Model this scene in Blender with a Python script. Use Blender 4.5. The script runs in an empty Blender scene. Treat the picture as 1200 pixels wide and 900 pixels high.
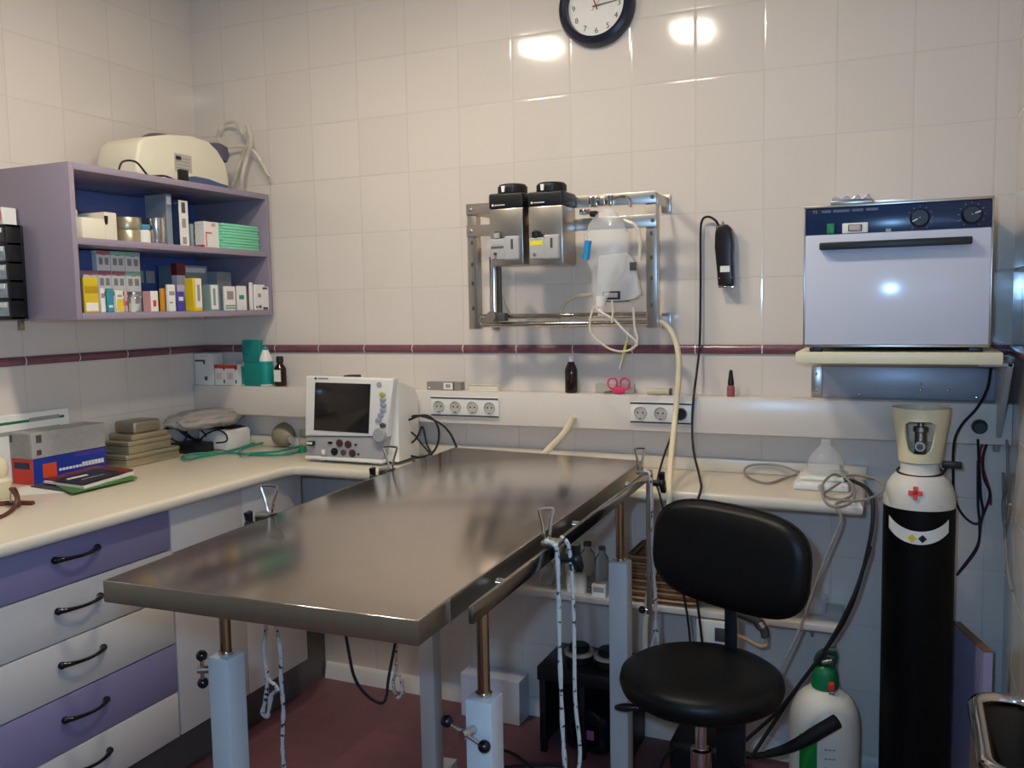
import bpy, bmesh, math, random
from mathutils import Vector as V, Matrix
random.seed(7)
sc = bpy.context.scene
COL = sc.collection
pi = math.pi

# ------------------------------------------------------------------ camera (solved from the wall tiles)
F_PX = 1033.3
YAW, PITCH, ROLL = -0.414455, -0.0865157, -0.0187056
CAM = V((2.52215, -2.71788, 1.400))
def _axes():
    cy, sy, cp, sp = math.cos(YAW), math.sin(YAW), math.cos(PITCH), math.sin(PITCH)
    f = V((sy*cp, cy*cp, sp)); r = V((cy, -sy, 0)); u = r.cross(f)
    return r*math.cos(ROLL)+u*math.sin(ROLL), -r*math.sin(ROLL)+u*math.cos(ROLL), f
CR, CU, CF = _axes()
def P(u, v, **k):
    """measured point of the photograph on a known plane of the room (x=, y= or z=)"""
    d = CF + CR*((u-600)/F_PX) - CU*((v-450)/F_PX)
    a, val = list(k.items())[0]; i = 'xyz'.index(a)
    return CAM + d*((val-CAM[i])/d[i])
cam = bpy.data.cameras.new('camera'); cam.sensor_width = 36; cam.lens = F_PX/1200*36
cam.clip_start = .02
camo = bpy.data.objects.new('camera', cam); COL.objects.link(camo)
m = Matrix.Identity(4)
for i in range(3):
    m[i][0], m[i][1], m[i][2], m[i][3] = CR[i], CU[i], -CF[i], CAM[i]
camo.matrix_world = m
sc.camera = camo

# ------------------------------------------------------------------ materials
def s2l(c): return tuple((x/12.92 if x <= .04045 else ((x+.055)/1.055)**2.4) for x in c)
def hexc(h): h = h.lstrip('#'); return s2l(tuple(int(h[i:i+2], 16)/255 for i in (0, 2, 4)))
MATS = {}
def mat(name, h, rough=.5, metal=0, var=.06, scale=18, bump=0, bscale=60, coat=0, trans=0, emit=0, ior=1.45, alpha=1, stretch=None):
    if name in MATS: return MATS[name]
    m = bpy.data.materials.new(name); m.use_nodes = True; MATS[name] = m
    nt = m.node_tree; b = nt.nodes['Principled BSDF']; N = nt.nodes.new; L = nt.links.new
    c = hexc(h)
    tc = N('ShaderNodeTexCoord'); src = tc.outputs['Object']
    if stretch:
        mp = N('ShaderNodeMapping'); mp.inputs['Scale'].default_value = stretch; L(src, mp.inputs[0]); src = mp.outputs[0]
    no = N('ShaderNodeTexNoise'); no.inputs['Scale'].default_value = scale; no.inputs['Detail'].default_value = 3
    L(src, no.inputs['Vector'])
    mx = N('ShaderNodeMix'); mx.data_type = 'RGBA'
    mx.inputs[6].default_value = tuple(x*(1-var) for x in c)+(1,); mx.inputs[7].default_value = tuple(min(1, x*(1+var)) for x in c)+(1,)
    L(no.outputs['Fac'], mx.inputs[0]); L(mx.outputs[2], b.inputs['Base Color'])
    b.inputs['Roughness'].default_value = rough; b.inputs['Metallic'].default_value = metal
    b.inputs['Coat Weight'].default_value = coat; b.inputs['Coat Roughness'].default_value = .1
    b.inputs['Transmission Weight'].default_value = trans; b.inputs['IOR'].default_value = ior
    b.inputs['Alpha'].default_value = alpha
    if bump:
        n2 = N('ShaderNodeTexNoise'); n2.inputs['Scale'].default_value = bscale; L(src, n2.inputs['Vector'])
        bp = N('ShaderNodeBump'); bp.inputs['Strength'].default_value = bump; bp.inputs['Distance'].default_value = .004
        L(n2.outputs['Fac'], bp.inputs['Height']); L(bp.outputs[0], b.inputs['Normal'])
    if emit:
        b.inputs['Emission Color'].default_value = c+(1,); b.inputs['Emission Strength'].default_value = emit
    return m

def math_node(nt, op, a, b=None, c=None):
    n = nt.nodes.new('ShaderNodeMath'); n.operation = op
    for i, x in enumerate((a, b, c)):
        if x is None: continue
        if isinstance(x, (int, float)): n.inputs[i].default_value = x
        else: nt.links.new(x, n.inputs[i])
    return n.outputs[0]
def tile_mat(name, axis, u0, h='#ddd2c6', grout='#c9bcae'):
    """20 cm glazed wall tiles with thin joints; the rows restart under the coloured strip"""
    m = bpy.data.materials.new(name); m.use_nodes = True
    nt = m.node_tree; b = nt.nodes['Principled BSDF']; L = nt.links.new
    g = nt.nodes.new('ShaderNodeNewGeometry'); sp = nt.nodes.new('ShaderNodeSeparateXYZ'); L(g.outputs['Position'], sp.inputs[0])
    M_ = lambda *a: math_node(nt, *a)
    u = M_('DIVIDE', M_('SUBTRACT', sp.outputs[axis], u0), .2)
    above = M_('GREATER_THAN', sp.outputs[2], 1.26)
    z0 = M_('ADD', 1.247, M_('MULTIPLY', above, .028))
    v = M_('DIVIDE', M_('SUBTRACT', sp.outputs[2], z0), .2)
    fu, fv = M_('FRACT', M_('ADD', u, 50)), M_('FRACT', M_('ADD', v, 50))
    d = M_('MULTIPLY', M_('MINIMUM', M_('MINIMUM', fu, M_('SUBTRACT', 1, fu)), M_('MINIMUM', fv, M_('SUBTRACT', 1, fv))), .2)
    def ramp(a, lo, hi):
        n = nt.nodes.new('ShaderNodeMapRange'); n.interpolation_type = 'SMOOTHSTEP'; L(a, n.inputs[0])
        n.inputs[1].default_value = lo; n.inputs[2].default_value = hi; return n.outputs[0]
    face = ramp(d, .0003, .0016)
    cell = nt.nodes.new('ShaderNodeCombineXYZ'); L(M_('FLOOR', u), cell.inputs[0]); L(M_('FLOOR', v), cell.inputs[1])
    wn = nt.nodes.new('ShaderNodeTexWhiteNoise'); L(cell.outputs[0], wn.inputs['Vector'])
    c = hexc(h); mx = nt.nodes.new('ShaderNodeMix'); mx.data_type = 'RGBA'
    mx.inputs[6].default_value = tuple(x*.97 for x in c)+(1,); mx.inputs[7].default_value = tuple(min(1, x*1.02) for x in c)+(1,)
    L(wn.outputs['Value'], mx.inputs[0])
    mg = nt.nodes.new('ShaderNodeMix'); mg.data_type = 'RGBA'; mg.inputs[6].default_value = hexc(grout)+(1,)
    L(face, mg.inputs[0]); L(mx.outputs[2], mg.inputs[7]); L(mg.outputs[2], b.inputs['Base Color'])
    b.inputs['Specular IOR Level'].default_value = .5
    rr = nt.nodes.new('ShaderNodeMapRange'); L(face, rr.inputs[0]); rr.inputs[3].default_value = .7; rr.inputs[4].default_value = .09
    L(rr.outputs[0], b.inputs['Roughness'])
    # slightly uneven setting of each tile and a soft cushion edge
    sepc = nt.nodes.new('ShaderNodeSeparateColor'); L(wn.outputs['Color'], sepc.inputs[0])
    tilt = M_('ADD', M_('MULTIPLY', M_('SUBTRACT', fu, .5), M_('SUBTRACT', sepc.outputs[0], .5)), M_('MULTIPLY', M_('SUBTRACT', fv, .5), M_('SUBTRACT', sepc.outputs[1], .5)))
    no = nt.nodes.new('ShaderNodeTexNoise'); no.inputs['Scale'].default_value = 9; L(g.outputs['Position'], no.inputs['Vector'])
    hgt = M_('ADD', M_('MULTIPLY', ramp(d, 0, .006), .55), M_('ADD', M_('MULTIPLY', tilt, 1.1), M_('MULTIPLY', no.outputs['Fac'], .45)))
    bp = nt.nodes.new('ShaderNodeBump'); bp.inputs['Strength'].default_value = .5; bp.inputs['Distance'].default_value = .002
    L(hgt, bp.inputs['Height']); L(bp.outputs[0], b.inputs['Normal'])
    return m
def strip_mat(name, axis, u0):
    m = bpy.data.materials.new(name); m.use_nodes = True
    nt = m.node_tree; b = nt.nodes['Principled BSDF']; L = nt.links.new
    g = nt.nodes.new('ShaderNodeNewGeometry'); sp = nt.nodes.new('ShaderNodeSeparateXYZ'); L(g.outputs['Position'], sp.inputs[0])
    f = math_node(nt, 'FRACT', math_node(nt, 'ADD', math_node(nt, 'DIVIDE', math_node(nt, 'SUBTRACT', sp.outputs[axis], u0), .2), 50))
    e = math_node(nt, 'LESS_THAN', math_node(nt, 'MINIMUM', f, math_node(nt, 'SUBTRACT', 1, f)), .009)
    no = nt.nodes.new('ShaderNodeTexNoise'); no.inputs['Scale'].default_value = 40; L(g.outputs['Position'], no.inputs['Vector'])
    m1 = nt.nodes.new('ShaderNodeMix'); m1.data_type = 'RGBA'; m1.inputs[6].default_value = hexc('#6a4148')+(1,); m1.inputs[7].default_value = hexc('#855560')+(1,)
    L(no.outputs['Fac'], m1.inputs[0])
    m2 = nt.nodes.new('ShaderNodeMix'); m2.data_type = 'RGBA'; m2.inputs[7].default_value = hexc('#d9cdc4')+(1,)
    L(e, m2.inputs[0]); L(m1.outputs[2], m2.inputs[6]); L(m2.outputs[2], b.inputs['Base Color'])
    b.inputs['Roughness'].default_value = .22
    bp = nt.nodes.new('ShaderNodeBump'); bp.inputs['Strength'].default_value = .25; bp.inputs['Distance'].default_value = .003
    L(no.outputs['Fac'], bp.inputs['Height']); L(bp.outputs[0], b.inputs['Normal'])
    return m
def floor_mat():
    m = bpy.data.materials.new('floor_tile'); m.use_nodes = True
    nt = m.node_tree; b = nt.nodes['Principled BSDF']; L = nt.links.new
    g = nt.nodes.new('ShaderNodeNewGeometry')
    br = nt.nodes.new('ShaderNodeTexBrick'); br.offset = 0; br.inputs['Scale'].default_value = 1
    br.inputs['Brick Width'].default_value = .31; br.inputs['Row Height'].default_value = .31; br.inputs['Mortar Size'].default_value = .0022
    br.inputs['Color1'].default_value = hexc('#7a4f52')+(1,); br.inputs['Color2'].default_value = hexc('#6e474b')+(1,); br.inputs['Mortar'].default_value = hexc('#6a4448')+(1,)
    L(g.outputs['Position'], br.inputs['Vector'])
    no = nt.nodes.new('ShaderNodeTexNoise'); no.inputs['Scale'].default_value = 14; no.inputs['Detail'].default_value = 6; L(g.outputs['Position'], no.inputs['Vector'])
    mx = nt.nodes.new('ShaderNodeMix'); mx.data_type = 'RGBA'; mx.blend_type = 'MULTIPLY'; mx.inputs[0].default_value = .55
    cr = nt.nodes.new('ShaderNodeValToRGB'); cr.color_ramp.elements[0].color = (.45, .45, .45, 1); cr.color_ramp.elements[1].color = (1.2, 1.2, 1.2, 1)
    L(no.outputs['Fac'], cr.inputs[0]); L(br.outputs['Color'], mx.inputs[6]); L(cr.outputs[0], mx.inputs[7]); L(mx.outputs[2], b.inputs['Base Color'])
    b.inputs['Roughness'].default_value = .5
    return m
def rope_mat():
    m = bpy.data.materials.new('rope'); m.use_nodes = True
    nt = m.node_tree; b = nt.nodes['Principled BSDF']; L = nt.links.new
    tc = nt.nodes.new('ShaderNodeTexCoord'); w = nt.nodes.new('ShaderNodeTexNoise'); w.inputs['Scale'].default_value = 90
    L(tc.outputs['Object'], w.inputs[0]); cr = nt.nodes.new('ShaderNodeValToRGB')
    cr.color_ramp.elements[0].position = .36; cr.color_ramp.elements[0].color = hexc('#22242c')+(1,)
    cr.color_ramp.elements[1].position = .41; cr.color_ramp.elements[1].color = hexc('#b9b3aa')+(1,)
    L(w.outputs['Fac'], cr.inputs[0]); L(cr.outputs[0], b.inputs['Base Color']); b.inputs['Roughness'].default_value = .85
    return m
def wicker_mat():
    m = bpy.data.materials.new('wicker'); m.use_nodes = True
    nt = m.node_tree; b = nt.nodes['Principled BSDF']; L = nt.links.new
    tc = nt.nodes.new('ShaderNodeTexCoord'); w = nt.nodes.new('ShaderNodeTexWave'); w.bands_direction = 'Z'; w.inputs['Scale'].default_value = 30; w.inputs['Distortion'].default_value = 1
    L(tc.outputs['Object'], w.inputs[0]); cr = nt.nodes.new('ShaderNodeValToRGB')
    cr.color_ramp.elements[0].color = hexc('#4a3320')+(1,); cr.color_ramp.elements[1].color = hexc('#a67c50')+(1,)
    L(w.outputs['Fac'], cr.inputs[0]); L(cr.outputs[0], b.inputs['Base Color']); b.inputs['Roughness'].default_value = .7
    return m

M_STEEL = mat('brushed_steel', '#b3aaa2', .155, 1, .05, 14, .04, 5)
M_CHROME = mat('chrome', '#cfcac4', .1, 1, .03)
M_SATIN = mat('satin_steel', '#b9b2a8', .3, 1, .06, 30)
M_GOLD = mat('old_brass', '#b8ad90', .32, .7, .10, 12, .015, 30)
M_LEG = mat('white_enamel', '#b6b4b2', .35, 0, .03)
M_BLACK = mat('black_plastic', '#141416', .4, 0, .1)
M_BLKGL = mat('black_gloss', '#0d0d10', .12, 0, .1)
M_VINYL = mat('black_vinyl', '#0a0a0b', .42, 0, .15, 30, .12, 220); M_VINYL.node_tree.nodes['Principled BSDF'].inputs['Specular IOR Level'].default_value = .28
M_RUB = mat('black_rubber', '#121317', .55, 0, .1)
M_WHITE = mat('white_laminate', '#c9c2bb', .35, 0, .03)
M_CREAM = mat('cream_worktop', '#d9cdb8', .28, 0, .03, 8)
M_LILAC = mat('lilac_laminate', '#867d9c', .32, 0, .03, 6)
M_LILACL = mat('lilac_panel', '#978a98', .16, 0, .03, 6)
M_PLASTW = mat('white_plastic', '#e6e2d8', .35, 0, .03)
M_PLASTC = mat('cream_plastic', '#e4dcc4', .4, 0, .04)
M_IVORY = mat('ivory_plastic', '#e6d9b4', .4, 0, .06)
M_GREYP = mat('grey_plastic', '#a9a6a4', .4, 0, .05)
M_DGREY = mat('dark_grey', '#4a4846', .5, 0, .08)
M_CLEAR = mat('clear_glass', '#f4f8f8', .04, 0, 0, trans=1, ior=1.3)
M_FILM = mat('clear_film', '#eef0f0', .08, 0, .02, 20, .6, 45, alpha=.25)
M_SMOKE = mat('smoky_film', '#c2bab4', .12, 0, .1, 20, .6, 50, alpha=.5)
M_PAPER = mat('white_card', '#e8e4dc', .6, 0, .03)
M_PRINT = mat('grey_print', '#9a968f', .6, 0, .2, 90)
M_TEAL = mat('teal_label', '#138c84', .35, 0, .06)
M_GREEN = mat('green_tube', '#1e8a74', .35, 0, .06)
M_BROWNG = mat('amber_glass', '#24130c', .08, 0, .1)
M_RED = mat('red_print', '#d23a2c', .5, 0, .05)
M_BLUE = mat('blue_print', '#1f3f9c', .45, 0, .05)
M_NAVY = mat('navy_panel', '#16294c', .22, 0, .06)
M_YEL = mat('yellow_card', '#e6c422', .5, 0, .06)
M_MINT = mat('mint_paper', '#86d8b0', .7, 0, .05)
M_TUBE = mat('clear_tubing', '#ded6c2', .25, 0, .05, alpha=.75)
M_HOSE = mat('cream_hose', '#e2d3b2', .4, 0, .05)
M_GRYCAB = mat('grey_cable', '#8e8780', .45, 0, .05)
M_LEATH = mat('brown_leather', '#5c2f22', .5, 0, .15, 30, .2, 80)
M_MAROON = mat('maroon', '#7a2b30', .5, 0, .1)
M_PINK = mat('pink_plastic', '#e8386c', .35, 0, .05)
M_SCREEN = mat('dark_screen', '#231d1a', .12, 0, .03)
M_ROPE = rope_mat()
M_WICK = wicker_mat()
M_OVEN = mat('oven_enamel', '#cdd0dc', .15, 0, .02, 6)
M_CYLB = mat('cylinder_black', '#060607', .5, 0, .1); M_CYLB.node_tree.nodes['Principled BSDF'].inputs['Specular IOR Level'].default_value = .2
M_CYLW = mat('cylinder_white', '#d9d4c8', .45, 0, .08, 30)
M_GRNP = mat('green_plastic', '#127045', .4, 0, .08)

# ------------------------------------------------------------------ mesh builder
class MB:
    def __init__(s): s.v = []; s.f = []; s.mi = []; s.mats = []
    def _m(s, m):
        if m not in s.mats: s.mats.append(m)
        return s.mats.index(m)
    def add(s, vs, fs, m, mtx=None):
        o = len(s.v); k = s._m(m)
        for a in vs: s.v.append(mtx @ V(a) if mtx else V(a))
        for f in fs: s.f.append(tuple(i+o for i in f)); s.mi.append(k)
        return s
    def bm(s, bm, m, mtx=None):
        bm.verts.ensure_lookup_table(); bm.verts.index_update()
        s.add([v.co.copy() for v in bm.verts], [[v.index for v in f.verts] for f in bm.faces], m, mtx); bm.free(); return s
    def box(s, lo, hi, m, bev=0, seg=2, mtx=None):
        lo, hi = V(lo), V(hi); b = bmesh.new(); bmesh.ops.create_cube(b, size=1)
        for v in b.verts: v.co = V([(lo[i]+hi[i])/2 + v.co[i]*(hi[i]-lo[i]) for i in range(3)])
        if bev:
            bev = min(bev, .49*min(abs(hi[i]-lo[i]) for i in range(3)))
            bmesh.ops.bevel(b, geom=b.edges[:], offset=bev, segments=seg, profile=.5, affect='EDGES')
        return s.bm(b, m, mtx)
    def prism(s, pts, lo, hi, m, axis='z', bev=0, seg=2, mtx=None):
        """pts: 2D outline; extruded along axis from lo to hi"""
        def mk(p, t): return V((p[0], p[1], t)) if axis == 'z' else (V((t, p[0], p[1])) if axis == 'x' else V((p[0], t, p[1])))
        b = bmesh.new(); n = len(pts)
        a = [b.verts.new(mk(p, lo)) for p in pts]; c = [b.verts.new(mk(p, hi)) for p in pts]
        b.faces.new(a); b.faces.new(c)
        for i in range(n): b.faces.new((a[i], a[(i+1) % n], c[(i+1) % n], c[i]))
        bmesh.ops.recalc_face_normals(b, faces=b.faces)
        if bev:
            eds = [e for e in b.edges if (e.verts[0] in a) == (e.verts[1] in a)]
            bmesh.ops.bevel(b, geom=eds, offset=bev, segments=seg, profile=.5, affect='EDGES')
        bmesh.ops.triangulate(b, faces=[f for f in b.faces if len(f.verts) > 4])
        return s.bm(b, m, mtx)
    def lathe(s, prof, m, c=(0, 0, 0), seg=32, mtx=None, sx=1, sy=1):
        vs = []; fs = []; c = V(c)
        for r, z in prof:
            for i in range(seg):
                t = 2*pi*i/seg; vs.append(c+V((r*math.cos(t)*sx, r*math.sin(t)*sy, z)))
        n = len(prof)
        for j in range(n-1):
            for i in range(seg):
                a = j*seg+i; b = j*seg+(i+1) % seg; fs.append((a, b, b+seg, a+seg))
        if prof[0][0] > 1e-6: fs.append(tuple(range(seg))[::-1])
        if prof[-1][0] > 1e-6: fs.append(tuple((n-1)*seg+i for i in range(seg)))
        return s.add(vs, fs, m, mtx)
    def cyl(s, a, b, r, m, seg=20, r2=None, bev=0):
        a, b = V(a), V(b); d = b-a; L = d.length; q = d.to_track_quat('Z', 'Y').to_matrix().to_4x4(); q.translation = a
        r2 = r if r2 is None else r2
        prof = [(r, 0), (r2, L)] if not bev else [(r-bev, 0), (r, bev), (r2, L-bev), (r2-bev, L)]
        return s.lathe(prof, m, seg=seg, mtx=q)
    def ball(s, c, r, m, seg=16, sx=1, sy=1, sz=1):
        n = seg//2; prof = [(r*math.sin(pi*i/n), -r*sz*math.cos(pi*i/n)) for i in range(n+1)]
        prof[0] = (1e-7, -r*sz); prof[-1] = (1e-7, r*sz)
        return s.lathe(prof, m, c, seg, sx=sx, sy=sy)
    def tube(s, pts, r, m, seg=8, smooth=6, closed=False):
        pts = [V(p) for p in pts]; n = len(pts)
        if smooth > 1 and n > 2:
            q = []
            rng = range(n) if closed else range(n-1)
            for i in rng:
                p0 = pts[(i-1) % n] if (closed or i > 0) else pts[i]*2-pts[i+1]
                p1 = pts[i]; p2 = pts[(i+1) % n]; p3 = pts[(i+2) % n] if (closed or i+2 < n) else p2*2-p1
                for k in range(smooth):
                    t = k/smooth
                    q.append(.5*((2*p1)+(p2-p0)*t+(2*p0-5*p1+4*p2-p3)*t*t+(3*p1-p0-3*p2+p3)*t**3))
            if not closed: q.append(pts[-1])
            pts = q; n = len(pts)
        nrm = None; vs = []; fs = []
        for i in range(n):
            a = pts[(i-1) % n] if (closed or i > 0) else pts[i]; b = pts[(i+1) % n] if (closed or i < n-1) else pts[i]
            d = (b-a).normalized()
            if nrm is None: nrm = d.orthogonal().normalized()
            nrm = nrm-d*nrm.dot(d)
            nrm = nrm.normalized() if nrm.length > 1e-6 else d.orthogonal().normalized()
            bn = d.cross(nrm); rr = r(i/(n-1)) if callable(r) else r
            for k in range(seg):
                t = 2*pi*k/seg; vs.append(pts[i]+nrm*(rr*math.cos(t))+bn*(rr*math.sin(t)))
        for i in range(n if closed else n-1):
            j = (i+1) % n
            for k in range(seg): fs.append((i*seg+k, i*seg+(k+1) % seg, j*seg+(k+1) % seg, j*seg+k))
        if not closed: fs.append(tuple(range(seg))[::-1]); fs.append(tuple((n-1)*seg+k for k in range(seg)))
        return s.add(vs, fs, m)
    def text(s, body, size, m, mtx, ext=.0003, align='CENTER'):
        cu = bpy.data.curves.new('t', 'FONT'); cu.body = body; cu.size = size; cu.extrude = ext; cu.align_x = align; cu.align_y = 'CENTER'; cu.resolution_u = 3
        o = bpy.data.objects.new('t', cu); COL.objects.link(o)
        dg = bpy.context.evaluated_depsgraph_get(); me = bpy.data.meshes.new_from_object(o.evaluated_get(dg))
        s.add([v.co.copy() for v in me.vertices], [tuple(p.vertices) for p in me.polygons], m, mtx)
        bpy.data.objects.remove(o); bpy.data.curves.remove(cu); bpy.data.meshes.remove(me); return s
def frame(o, x, y):
    """matrix whose local x, y axes run along the given directions (for lettering and plates)"""
    x, y = V(x).normalized(), V(y).normalized(); z = x.cross(y); m = Matrix.Identity(4)
    for i in range(3): m[i][0], m[i][1], m[i][2], m[i][3] = x[i], y[i], z[i], o[i]
    return m
def rotz(c, a): return Matrix.Translation(V(c)) @ Matrix.Rotation(a, 4, 'Z') @ Matrix.Translation(-V(c))

# ------------------------------------------------------------------ objects
def root_loc(o):
    l = V((0, 0, 0))
    while o: l = l+o.location; o = o.parent
    return l
def obj(name, mb, parent=None, ang=38):
    """one mesh object; the builder holds room coordinates"""
    me = bpy.data.meshes.new(name)
    if parent is not None: org = root_loc(parent)
    else:
        xs = [v.x for v in mb.v]; ys = [v.y for v in mb.v]; org = V(((min(xs)+max(xs))/2, (min(ys)+max(ys))/2, min(v.z for v in mb.v)))
    me.from_pydata([tuple(v-org) for v in mb.v], [], mb.f)
    for m in mb.mats: me.materials.append(m)
    me.polygons.foreach_set('material_index', mb.mi)
    me.polygons.foreach_set('use_smooth', [True]*len(me.polygons))
    bb = bmesh.new(); bb.from_mesh(me); bmesh.ops.recalc_face_normals(bb, faces=bb.faces); bb.to_mesh(me); bb.free()
    me.set_sharp_from_angle(angle=math.radians(ang)); me.update()
    o = bpy.data.objects.new(name, me); COL.objects.link(o)
    if parent is not None: o.parent = parent
    else: o.location = org
    return o
def tag(o, label, cat, group=None):
    o['label'] = label; o['category'] = cat
    if group: o['group'] = group
    return o
def thing(name, label, cat, loc, group=None):
    o = bpy.data.objects.new(name, None); o.empty_display_size = .05; o.location = V(loc); COL.objects.link(o)
    return tag(o, label, cat, group)
def single(name, mb, label, cat, group=None, ang=38): return tag(obj(name, mb, None, ang), label, cat, group)
def struct(name, mb):
    o = obj(name, mb); o['kind'] = 'structure'; return o
def copy_thing(o, delta, label):
    def rec(a, par):
        c = a.copy(); COL.objects.link(c)
        if par: c.parent = par
        for ch in list(a.children): rec(ch, c)
        return c
    c = rec(o, None); c.location = o.location+V(delta); c['label'] = label; return c

# ================================================================== SETTING
WX, WY, CZ = 2.80, -3.7, 2.62
T_B = tile_mat('wall_tile_back', 0, .148); T_S = tile_mat('wall_tile_side', 1, -.196)
PLAST = mat('painted_plaster', '#a39a8c', .8, 0, .04, 5)
CEIL = mat('ceiling_paint', '#b8b0a5', .85, 0, .03, 5)
struct('floor', MB().box((-.1, WY, -.06), (WX+.1, .1, 0), floor_mat()))
struct('wall_back', MB().box((-.1, 0, 0), (WX+.1, .1, CZ), T_B))
struct('wall_left', MB().box((-.1, WY, 0), (0, 0, CZ), T_S))
struct('wall_right', MB().box((WX, WY, 0), (WX+.1, 0, CZ), T_S))
struct('wall_front', MB().box((-.1, WY-.1, 0), (WX+.1, WY, CZ), PLAST))
struct('ceiling', MB().box((-.1, WY-.1, CZ), (WX+.1, .1, CZ+.06), CEIL))
hr = [(0, 1.247), (.006, 1.248), (.0105, 1.254), (.012, 1.261), (.0105, 1.268), (.006, 1.274), (0, 1.275)]
struct('trim_1', MB().prism([(-a, z) for a, z in hr], 0, WX, strip_mat('strip_back', 0, .148), axis='x'))
struct('trim_2', MB().prism([(a, z) for a, z in hr], -2.9, -.012, strip_mat('strip_side', 1, -.196), axis='y'))
struct('trim_3', MB().prism([(WX-a, z) for a, z in hr], -2.9, -.012, strip_mat('strip_right', 1, -.05), axis='y'))
LEDGE_Y, LZ0, LZ1 = -.08, 1.012, 1.122
struct('trim_4', MB().box((0, LEDGE_Y, LZ0), (WX, 0, LZ1), mat('ledge_tile', '#dcd2c6', .25, 0, .02, 4), .004))
struct('baseboard_back', MB().prism([(0, 0), (-.022, 0), (-.018, .02), (-.012, .05), (-.006, .058), (0, .06)], .53, WX, mat('skirting', '#cfc8c0', .4, 0, .04), axis='x'))
struct('baseboard_left', MB().box((0, -3.0, 0), (.52, 0, .165), mat('dark_plinth', '#5b544f', .45, 0, .06)))

def ceiling_light(x, y, label):
    t = thing('ceiling_light', label, 'light', (x, y, CZ-.06), 'ceiling lights')
    obj('housing', MB().box((x-.12, y-.12, CZ-.055), (x+.12, y+.12, CZ), M_LEG, .008), t)
    obj('diffuser', MB().box((x-.075, y-.075, CZ-.066), (x+.075, y+.075, CZ-.05), mat('lamp_diffuser', '#fff1da', .5, emit=174), .006), t)
ceiling_light(1.02, -1.10, 'square ceiling light over the left side of the steel table')
ceiling_light(1.70, -1.13, 'square ceiling light over the right side of the steel table')

# ================================================================== WORKTOP AND CABINETS
ZC = .885
CX, CY = .662, -.335
wt = thing('worktop', 'cream L-shaped worktop with rounded front edge along two walls', 'worktop', (.4, -.4, ZC))
pts = [(0.001, -3.0), (CX, -3.0), (CX, CY-.05), (CX+.015, CY-.012), (CX+.05, CY), (2.445, CY), (2.445, -.001), (.001, -.001)]
obj('top', MB().prism(pts, ZC-.034, ZC, M_CREAM, bev=.013, seg=4), wt)
obj('upstand', MB().box((.02, -.018, ZC), (2.445, -.002, ZC+.042), M_CREAM, .004), wt)

BX = .60   # cabinet carcass front; doors 2 cm in front of it
dc = thing('drawer_cabinet', 'base cabinet of five lilac and white drawers with black handles', 'cabinet', (.3, -1.15, .165))
obj('carcass', MB().box((.02, -1.47, .166), (BX, -.846, ZC-.036), M_WHITE, .001), dc)
zz = [.727, .590, .450, .307, .170]; ztop = .848
def handle(y, z, parent):
    h = MB(); x = BX+.022
    p = []
    for i in range(11):
        t = i/10; p.append((x+.004+.024*math.sin(pi*t)**.7, y-.063+.126*t, z))
    h.tube(p, lambda t: .0042+.0045*abs(2*t-1)**3, M_BLKGL, 10, 3)
    h.ball((x+.004, y-.063, z), .0098, M_BLKGL, 12); h.ball((x+.004, y+.063, z), .0098, M_BLKGL, 12)
    obj('handle', h, parent)
for i, zb in enumerate(zz):
    d = obj('drawer', MB().box((BX+.001, -1.468, zb+.002), (BX+.021, -.848, ztop-.002), M_LILAC if i in (0, 3) else M_WHITE, .0015), dc)
    d['label'] = ['topmost lilac drawer front', 'white drawer front under the top lilac one', 'white drawer front above the lower lilac one', 'lower lilac drawer front', 'bottom white drawer front'][i]
    handle(-1.162, (zb+ztop)/2+.012, d); ztop = zb
cb = thing('base_cupboard', 'white two-door base cupboard between the drawers and the corner', 'cabinet', (.3, -.54, .165))
obj('carcass', MB().box((.02, -.843, .166), (BX, -.240, ZC-.036), M_WHITE, .001), cb)
obj('door', MB().box((BX+.001, -.842, .172), (BX+.021, -.548, .846), M_WHITE, .0015), cb)
obj('door', MB().box((BX+.001, -.544, .172), (BX+.021, -.240, .846), M_WHITE, .0015), cb)

# open wall cabinet
WCX, Y0, Y1 = .35, -.885, -.012
wc = thing('wall_cabinet', 'open lilac wall cabinet with two shelves of medicine boxes', 'cabinet', (.17, -.45, 1.388))
obj('side_panel', MB().box((.001, Y0, 1.388), (WCX, Y0+.018, 1.838), M_LILACL, .0012), wc)
obj('side_panel', MB().box((.001, Y1-.018, 1.388), (WCX, Y1, 1.838), M_LILACL, .0012), wc)
obj('top_panel', MB().box((.001, Y0+.0185, 1.818), (WCX, Y1-.0185, 1.838), M_LILACL, .0012), wc)
obj('bottom_panel', MB().box((.001, Y0+.0185, 1.388), (WCX, Y1-.0185, 1.408), M_LILACL, .0012), wc)
obj('shelf', MB().box((.009, Y0+.0185, 1.606), (WCX-.004, Y1-.0185, 1.626), M_LILACL, .0012), wc)
obj('back_panel', MB().box((.001, Y0+.0185, 1.4085), (.009, Y1-.0185, 1.8175), mat('blue_back', '#6274b0', .12, 0, .05, 5)), wc)

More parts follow.
